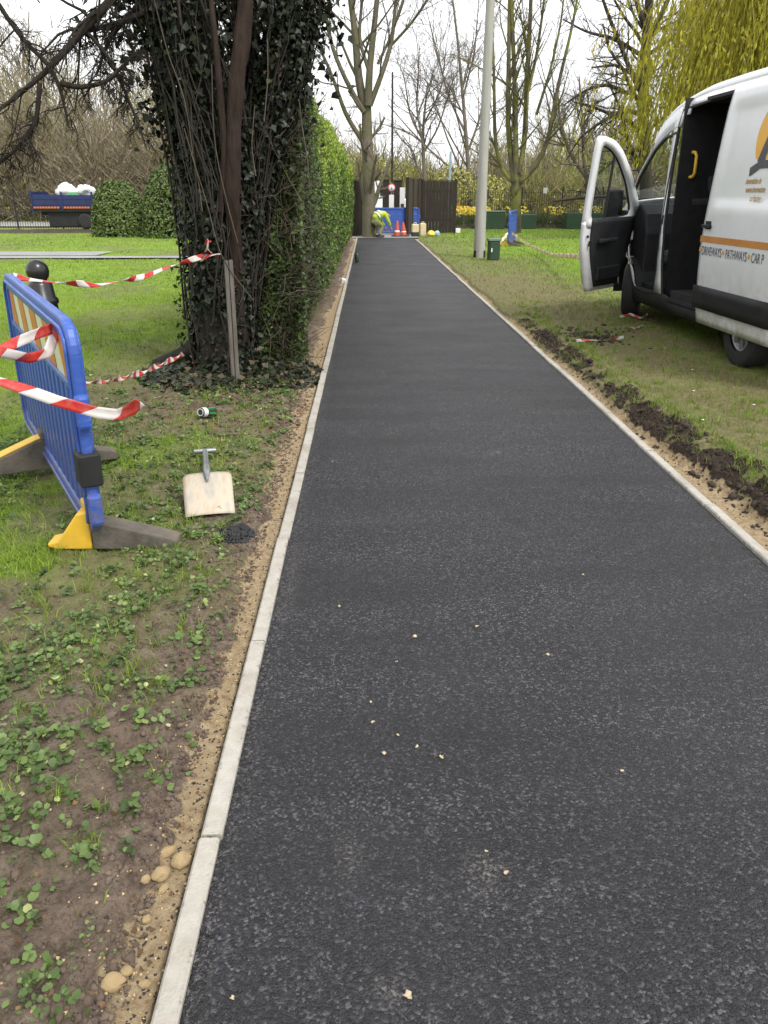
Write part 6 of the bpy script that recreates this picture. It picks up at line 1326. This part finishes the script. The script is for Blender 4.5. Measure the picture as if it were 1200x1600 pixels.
# local +x is the way the person faces: knees bent, trunk folded forward, hands near the ground
body_n = [((-.12, 0, .62), (.15, .12)), ((.02, 0, .78), (.14, .17)), ((.22, 0, .86), (.13, .19)), ((.34, 0, .85), (.07, .08)), ((.42, 0, .82), .06),
          ((-.10, .10, .58), .11), ((.12, .13, .42), .085), ((-.02, .13, .12), .055), ((.02, .13, .05), .05), ((-.10, -.10, .58), .11), ((.16, -.13, .40), .085), ((.03, -.13, .12), .055), ((.07, -.13, .05), .05),
          ((.26, .18, .82), .075), ((.36, .24, .58), .055), ((.50, .18, .38), .04), ((.26, -.18, .82), .075), ((.38, -.23, .56), .055), ((.54, -.14, .36), .04)]
body_e = [(0, 1), (1, 2), (2, 3), (3, 4), (0, 5), (5, 6), (6, 7), (7, 8), (0, 9), (9, 10), (10, 11), (11, 12), (2, 13), (13, 14), (14, 15), (2, 16), (16, 17), (17, 18)]
skin('figure', body_n, body_e, M['trousers'], wk)
skin('hi_vis_jacket', [((-.16, 0, .64), (.165, .14)), ((.02, 0, .79), (.155, .185)), ((.23, 0, .87), (.145, .205)), ((.30, 0, .86), (.10, .11)), ((.26, .18, .82), .09), ((.36, .24, .58), .068), ((.48, .19, .41), .055), ((.26, -.18, .82), .09), ((.38, -.23, .56), .068), ((.52, -.15, .39), .055)], [(0, 1), (1, 2), (2, 3), (2, 4), (4, 5), (5, 6), (2, 7), (7, 8), (8, 9)], M['hivis'], wk)
skin('head', [((.40, 0, .83), .055), ((.48, 0, .81), (.085, .075)), ((.55, 0, .76), (.085, .072)), ((.585, 0, .70), (.05, .045))], [(0, 1), (1, 2), (2, 3)], M['skin'], wk)
skin('hair', [((.45, 0, .86), .06), ((.52, 0, .85), (.075, .078)), ((.585, 0, .80), (.06, .06))], [(0, 1), (1, 2)], M['hair'], wk, 1)
for y, s in ((.035, 1), (-.035, -1)): MB().lathe([(.002, -.010), (.010, 0), (.002, .010)], 8, (.622, y, .745)).build('eye', M['iron'], wk)
MB().tube([(.62, 0, .74), (.645, 0, .715), (.625, 0, .705)], [.008, .014, .008], 6).build('nose', M['skin'], wk)
for y, bx, s in ((.18, .50, 1), (-.14, .54, -1)):
    hn = [((bx, y, .38), .032), ((bx + .04, y, .31), (.020, .038))]; he = [(0, 1)]
    for f in range(4): hn += [((bx + .055, y + (f - 1.5) * .021, .255), .010), ((bx + .045, y + (f - 1.5) * .021, .205 + .012 * abs(f - 1.3)), .009)]; he += [(1, 2 + 2 * f), (2 + 2 * f, 3 + 2 * f)]
    hn += [((bx + .03, y - s * .05, .30), .011), ((bx + .045, y - s * .055, .26), .010)]; he += [(0, 10), (10, 11)]
    skin('hand', hn, he, M['skin'], wk, 1)
for y, x in ((.13, .05), (-.13, .10)): MB().box((x, y, .045), (.27, .10, .09)).box((x - .07, y, .10), (.12, .10, .10)).build('boot', M['boot'], wk, bevel=.03)
for x, z in ((-.02, .77), (.12, .83)): MB().lathe([(.168, -.022), (.172, .022)], 20, (0, 0, 0), cap=False).build('reflective_band', M['sign_white'], wk).matrix_local = Matrix.Translation((x, 0, z)) @ Matrix.Rotation(math.radians(58), 4, 'Y') @ Matrix.Diagonal((.98, 1.20, 1, 1))
# ------------------------------------------------------------------ grass, ground cover and litter
rng = np.random.default_rng(99)
gb_n = Bulk()
def blades(x0, x1, y0, y1, dens, lmin, lmax, wid, near, clump=.5):
    n = int((x1 - x0) * (y1 - y0) * dens); X = rng.uniform(x0, x1, n); Y = rng.uniform(y0, y1, n); f = ground_fields(X, Y)
    cl = vnoise(X * 9, Y * 9, 71) * .6 + vnoise(X * 3.1, Y * 3.1, 72) * .4
    keep = rng.uniform(0, 1, n) < np.maximum(f['grass'], .16 * (f['dl'] > .16) * (vnoise(X * 5, Y * 5, 77) > .62)) * np.clip(.35 + clump * 2.4 * (cl - .32), 0, 1) * (1 - .8 * np.clip(f['soil_shade'], 0, 1)) * (1 - .45 * f['straw'])
    keep &= ~((X > XL - EW - .02) & (X < XR + EW + .02))
    keep &= ~((np.abs(Y - 20.9) < .4) & (X < -2.3)); keep &= ~((np.abs(Y - 22.3) < .8) & (X < -7.2))
    X, Y, cl = X[keep], Y[keep], cl[keep]; st = f['straw'][keep]; z = f['z'][keep]; n = len(X); H = rng.uniform(lmin, lmax, n) * (.7 + .6 * cl); a = rng.uniform(0, 6.28, n); b = rng.uniform(0, 6.28, n); ln = rng.uniform(.25, .9, n)
    base = np.stack([X, Y, z - .004], 1); s = np.stack([np.cos(a), np.sin(a), np.zeros(n)], 1) * (wid * rng.uniform(.7, 1.3, n))[:, None]; lean = np.stack([np.cos(b), np.sin(b), np.zeros(n)], 1) * (H * ln)[:, None]; up = np.zeros((n, 3)); up[:, 2] = H
    big = fbm(X * .45, Y * .45, 75); tint = np.clip(.70 + .8 * (big - .5) + .35 * (cl - .5) + rng.normal(0, .18, n) - .50 * st + .10 * (f['dl'][keep] > 1.5) * sm(4, 9, Y), 0, 1)
    if near:
        mid = base + up * .6 + lean * .35; tip = base + up * np.sqrt(np.maximum(1 - .45 * ln[:, None] ** 2, .3)) + lean
        V = np.stack([base - s, base + s, mid + s * .75, mid - s * .75, tip], 1); i = np.arange(n)[:, None] * 5; gb_n.add(V, i + np.array([[0, 1, 2, 3]]), i + np.array([[3, 2, 4]]), np.repeat(tint, 5))
    else:
        V = np.stack([base - s, base + s, base + up + lean * .8], 1); i = np.arange(n)[:, None] * 3; gb_n.add(V, None, i + np.array([[0, 1, 2]]), np.repeat(tint, 3))
blades(-2.6, -.5, .7, 4.0, 8000, .020, .060, .0016, True, .6)
blades(-4.2, -.5, 4.0, 8.0, 3600, .022, .055, .0022, True, .55)
blades(-6.5, -1.0, 8.0, 13.0, 1500, .025, .055, .0045, False, .6)
blades(-15, -1.6, 13.0, 22.0, 330, .03, .055, .009, False, .6)
blades(-26, -1.7, 22.0, 35.0, 85, .03, .06, .018, False, .6)
blades(1.85, 4.6, 2.6, 7.0, 5200, .018, .055, .0018, True, .55)
blades(1.85, 6.5, 7.0, 12.5, 2000, .022, .055, .003, True, .55)
blades(1.85, 9.5, 12.5, 22.0, 480, .03, .06, .007, False, .6)
blades(1.9, 16, 22.0, 39.6, 95, .03, .07, .016, False, .6)
def tufts(nt, X, Y, k, hmin, hmax, wid, tmean):
    i = np.repeat(np.arange(nt), k); n = len(i); x = X[i] + rng.normal(0, .018, n); y = Y[i] + rng.normal(0, .018, n); z = ground_fields(x, y)['z']; H = rng.uniform(hmin, hmax, n); b = rng.uniform(0, 6.28, n); ln = rng.uniform(.3, 1.1, n); a = rng.uniform(0, 6.28, n)
    base = np.stack([x, y, z - .004], 1); s_ = np.stack([np.cos(a), np.sin(a), np.zeros(n)], 1) * wid; lean = np.stack([np.cos(b), np.sin(b), np.zeros(n)], 1) * (H * ln)[:, None]; up = np.zeros((n, 3)); up[:, 2] = H; mid = base + up * .6 + lean * .35; tip = base + up * .8 + lean
    q = np.arange(n)[:, None] * 5; gb_n.add(np.stack([base - s_, base + s_, mid + s_ * .75, mid - s_ * .75, tip], 1), q + np.array([[0, 1, 2, 3]]), q + np.array([[3, 2, 4]]), np.repeat(np.clip(tmean + rng.normal(0, .16, n), 0, 1), 5))
nt = 190; Y = 2.7 + 8 * rng.uniform(0, 1, nt) ** 1.2; X = XR + EW + .055 + .14 * sm(7.0, 3.0, Y) + rng.normal(.24, .10, nt); tufts(nt, X, Y, 18, .028, .075, .0018, .48)
nt = 380; Y = 2.9 + 9 * rng.uniform(0, 1, nt) ** 1.1; X = XR + EW + .3 + rng.exponential(.9, nt); tufts(nt, X, Y, 18, .03, .08, .002, .60)
nt = 300; Y = 1.4 + 6 * rng.uniform(0, 1, nt); X = XL - EW - .25 - rng.exponential(.8, nt); tufts(nt, X, Y, 16, .025, .075, .0016, .62)
gr = gb_n.build('grass', [M['grass']]); tag(gr, 'short patchy green grass of the lawns and verges', 'grass', kind='stuff')

cb = Bulk()
def cover(nc, x0, x1, y0, y1, spread, kmin, kmax, smin, smax, yexp=1.2, dmin=.10):
    X = rng.uniform(x0, x1, nc); Y = y0 + (y1 - y0) * rng.uniform(0, 1, nc) ** yexp; pn = vnoise(X * 2.3, Y * 2.3, 84) * .6 + vnoise(X * 7, Y * 7, 85) * .4; k = (pn > rng.uniform(.25, .75, nc)) & ((XL - EW) - X > dmin + .10 * rng.uniform(0, 1, nc)); X, Y = X[k], Y[k]
    cnt = rng.integers(kmin, kmax, len(X)); i = np.repeat(np.arange(len(X)), cnt); n = len(i); a = rng.uniform(0, 6.28, n); r = np.abs(rng.normal(0, 1, n)) * spread * rng.uniform(.5, 1.3, len(X))[i]
    x = X[i] + np.cos(a) * r; y = Y[i] + np.sin(a) * r; ok = x < XL - EW - .05; x, y, i, r = x[ok], y[ok], i[ok], r[ok]; n = len(x); z = ground_fields(x, y)['z'] + .006 + rng.uniform(0, .030, n) * np.exp(-(r / (spread * 1.2)) ** 2)
    sz = rng.uniform(smin, smax, len(X))[i] * rng.uniform(.6, 1.2, n); tn = np.clip(rng.beta(2.2, 2.4, len(X))[i] * .85 + rng.normal(0, .12, n) + (rng.uniform(0, 1, n) < .025) * .5, 0, 1)
    leaves_into(cb, np.stack([x, y, z], 1), rng.normal(0, .38, (n, 3)) + [0, -.15, 1], sz, ROUND, tn, rng)
    # thin runners joining the leaves
    st = rng.random(len(x)) < .3; P, R = walk(rng, np.stack([x[st], y[st], z[st] - .004], 1), rng.normal(0, 1, (st.sum(), 3)) * [1, 1, .1] - [0, 0, .2], rng.uniform(.02, .06, st.sum()), np.full(st.sum(), .0009), 3, .3, -.1, .7); cb.tubes(P, R, 3, np.full(len(P), .12))
cover(850, -1.9, -.5, .7, 2.4, .032, 3, 15, .009, .027, 1.0); cover(500, -1.9, -.85, 1.1, 2.8, .035, 5, 18, .012, .027, 1.0)
cover(1500, -2.5, -.5, 2.1, 4.4, .032, 4, 14, .011, .024, 1.1)
cover(1700, -3.0, -.52, 3.6, 7.0, .04, 4, 13, .012, .028, 1.1)
cv_ = cb.build('ground_ivy', [M['cover']]); tag(cv_, 'small round leaves of ground ivy creeping over the bare soil', 'ground cover', kind='stuff')

lt = Bulk(); n = 2600; X = np.concatenate([TREE[0] + rng.normal(.15, .6, 1200), XL - EW - rng.exponential(.7, n - 1200)]); Y = np.concatenate([TREE[1] - .9 + rng.normal(0, .7, 1200), .6 + 8 * rng.uniform(0, 1, n - 1200) ** 1.1]); k = X < XL - EW - .03; X, Y = X[k], Y[k]
leaves_into(lt, np.stack([X, Y, ground_fields(X, Y)['z'] + .006], 1), rng.normal(0, .4, (len(X), 3)) + [0, 0, 1], rng.uniform(.010, .030, len(X)) * (.6 + .5 * sm(3, 6, Y)), IVY, rng.beta(2, 2.2, len(X)), rng); tag(lt.build('leaf_litter', [M['litter']]), 'brown dead leaves scattered under the ivy-clad tree', 'leaf litter', kind='stuff')
tg = Bulk(); n = 260; Y = .7 + 6 * rng.uniform(0, 1, n) ** 1.2; X = XL - EW - .1 - rng.exponential(.5, n); P, R = walk(rng, np.stack([X, Y, ground_fields(X, Y)['z'] + .006], 1), rng.normal(0, 1, (n, 3)) * [1, 1, .08], rng.uniform(.02, .10, n), rng.uniform(.0008, .0022, n), 4, .25, 0, .6); tg.tubes(P, R, 4)
tag(tg.build('fallen_twigs', [M['twig']]), 'thin fallen twigs scattered over the bare left verge', 'twigs', kind='stuff')
# daisies dotted over the right verge
dm = np_mesh('daisy', [(.011 * math.cos(i * .785), .011 * math.sin(i * .785), .03 + .002 * (i % 2)) for i in range(8)] + [(0, 0, .032), (.0012, 0, 0), (-.0012, 0, 0)], tris=[(i, (i + 1) % 8, 8) for i in range(8)] + [(8, 9, 10)], mats=[M['sign_white']], mesh_only=True)
for x, y, lab in ((2.93, 6.86, 'white daisy nearest the rear wheel of the van'), (2.62, 6.05, 'white daisy midway between the path edging and the van'), (3.4, 6.4, 'rightmost white daisy on the verge below the van'), (2.9, 5.6, 'white daisy lowest on the right verge'), (3.05, 7.9, 'white daisy under the edge of the van sill'), (2.35, 5.2, 'white daisy beside the dug soil of the right verge')):
    o = link(bpy.data.objects.new('daisy', dm)); o.location = (x, y, gz(x, y)); tag(o, lab, 'daisy', 'daisies on the right verge')
bpy.context.view_layer.update()
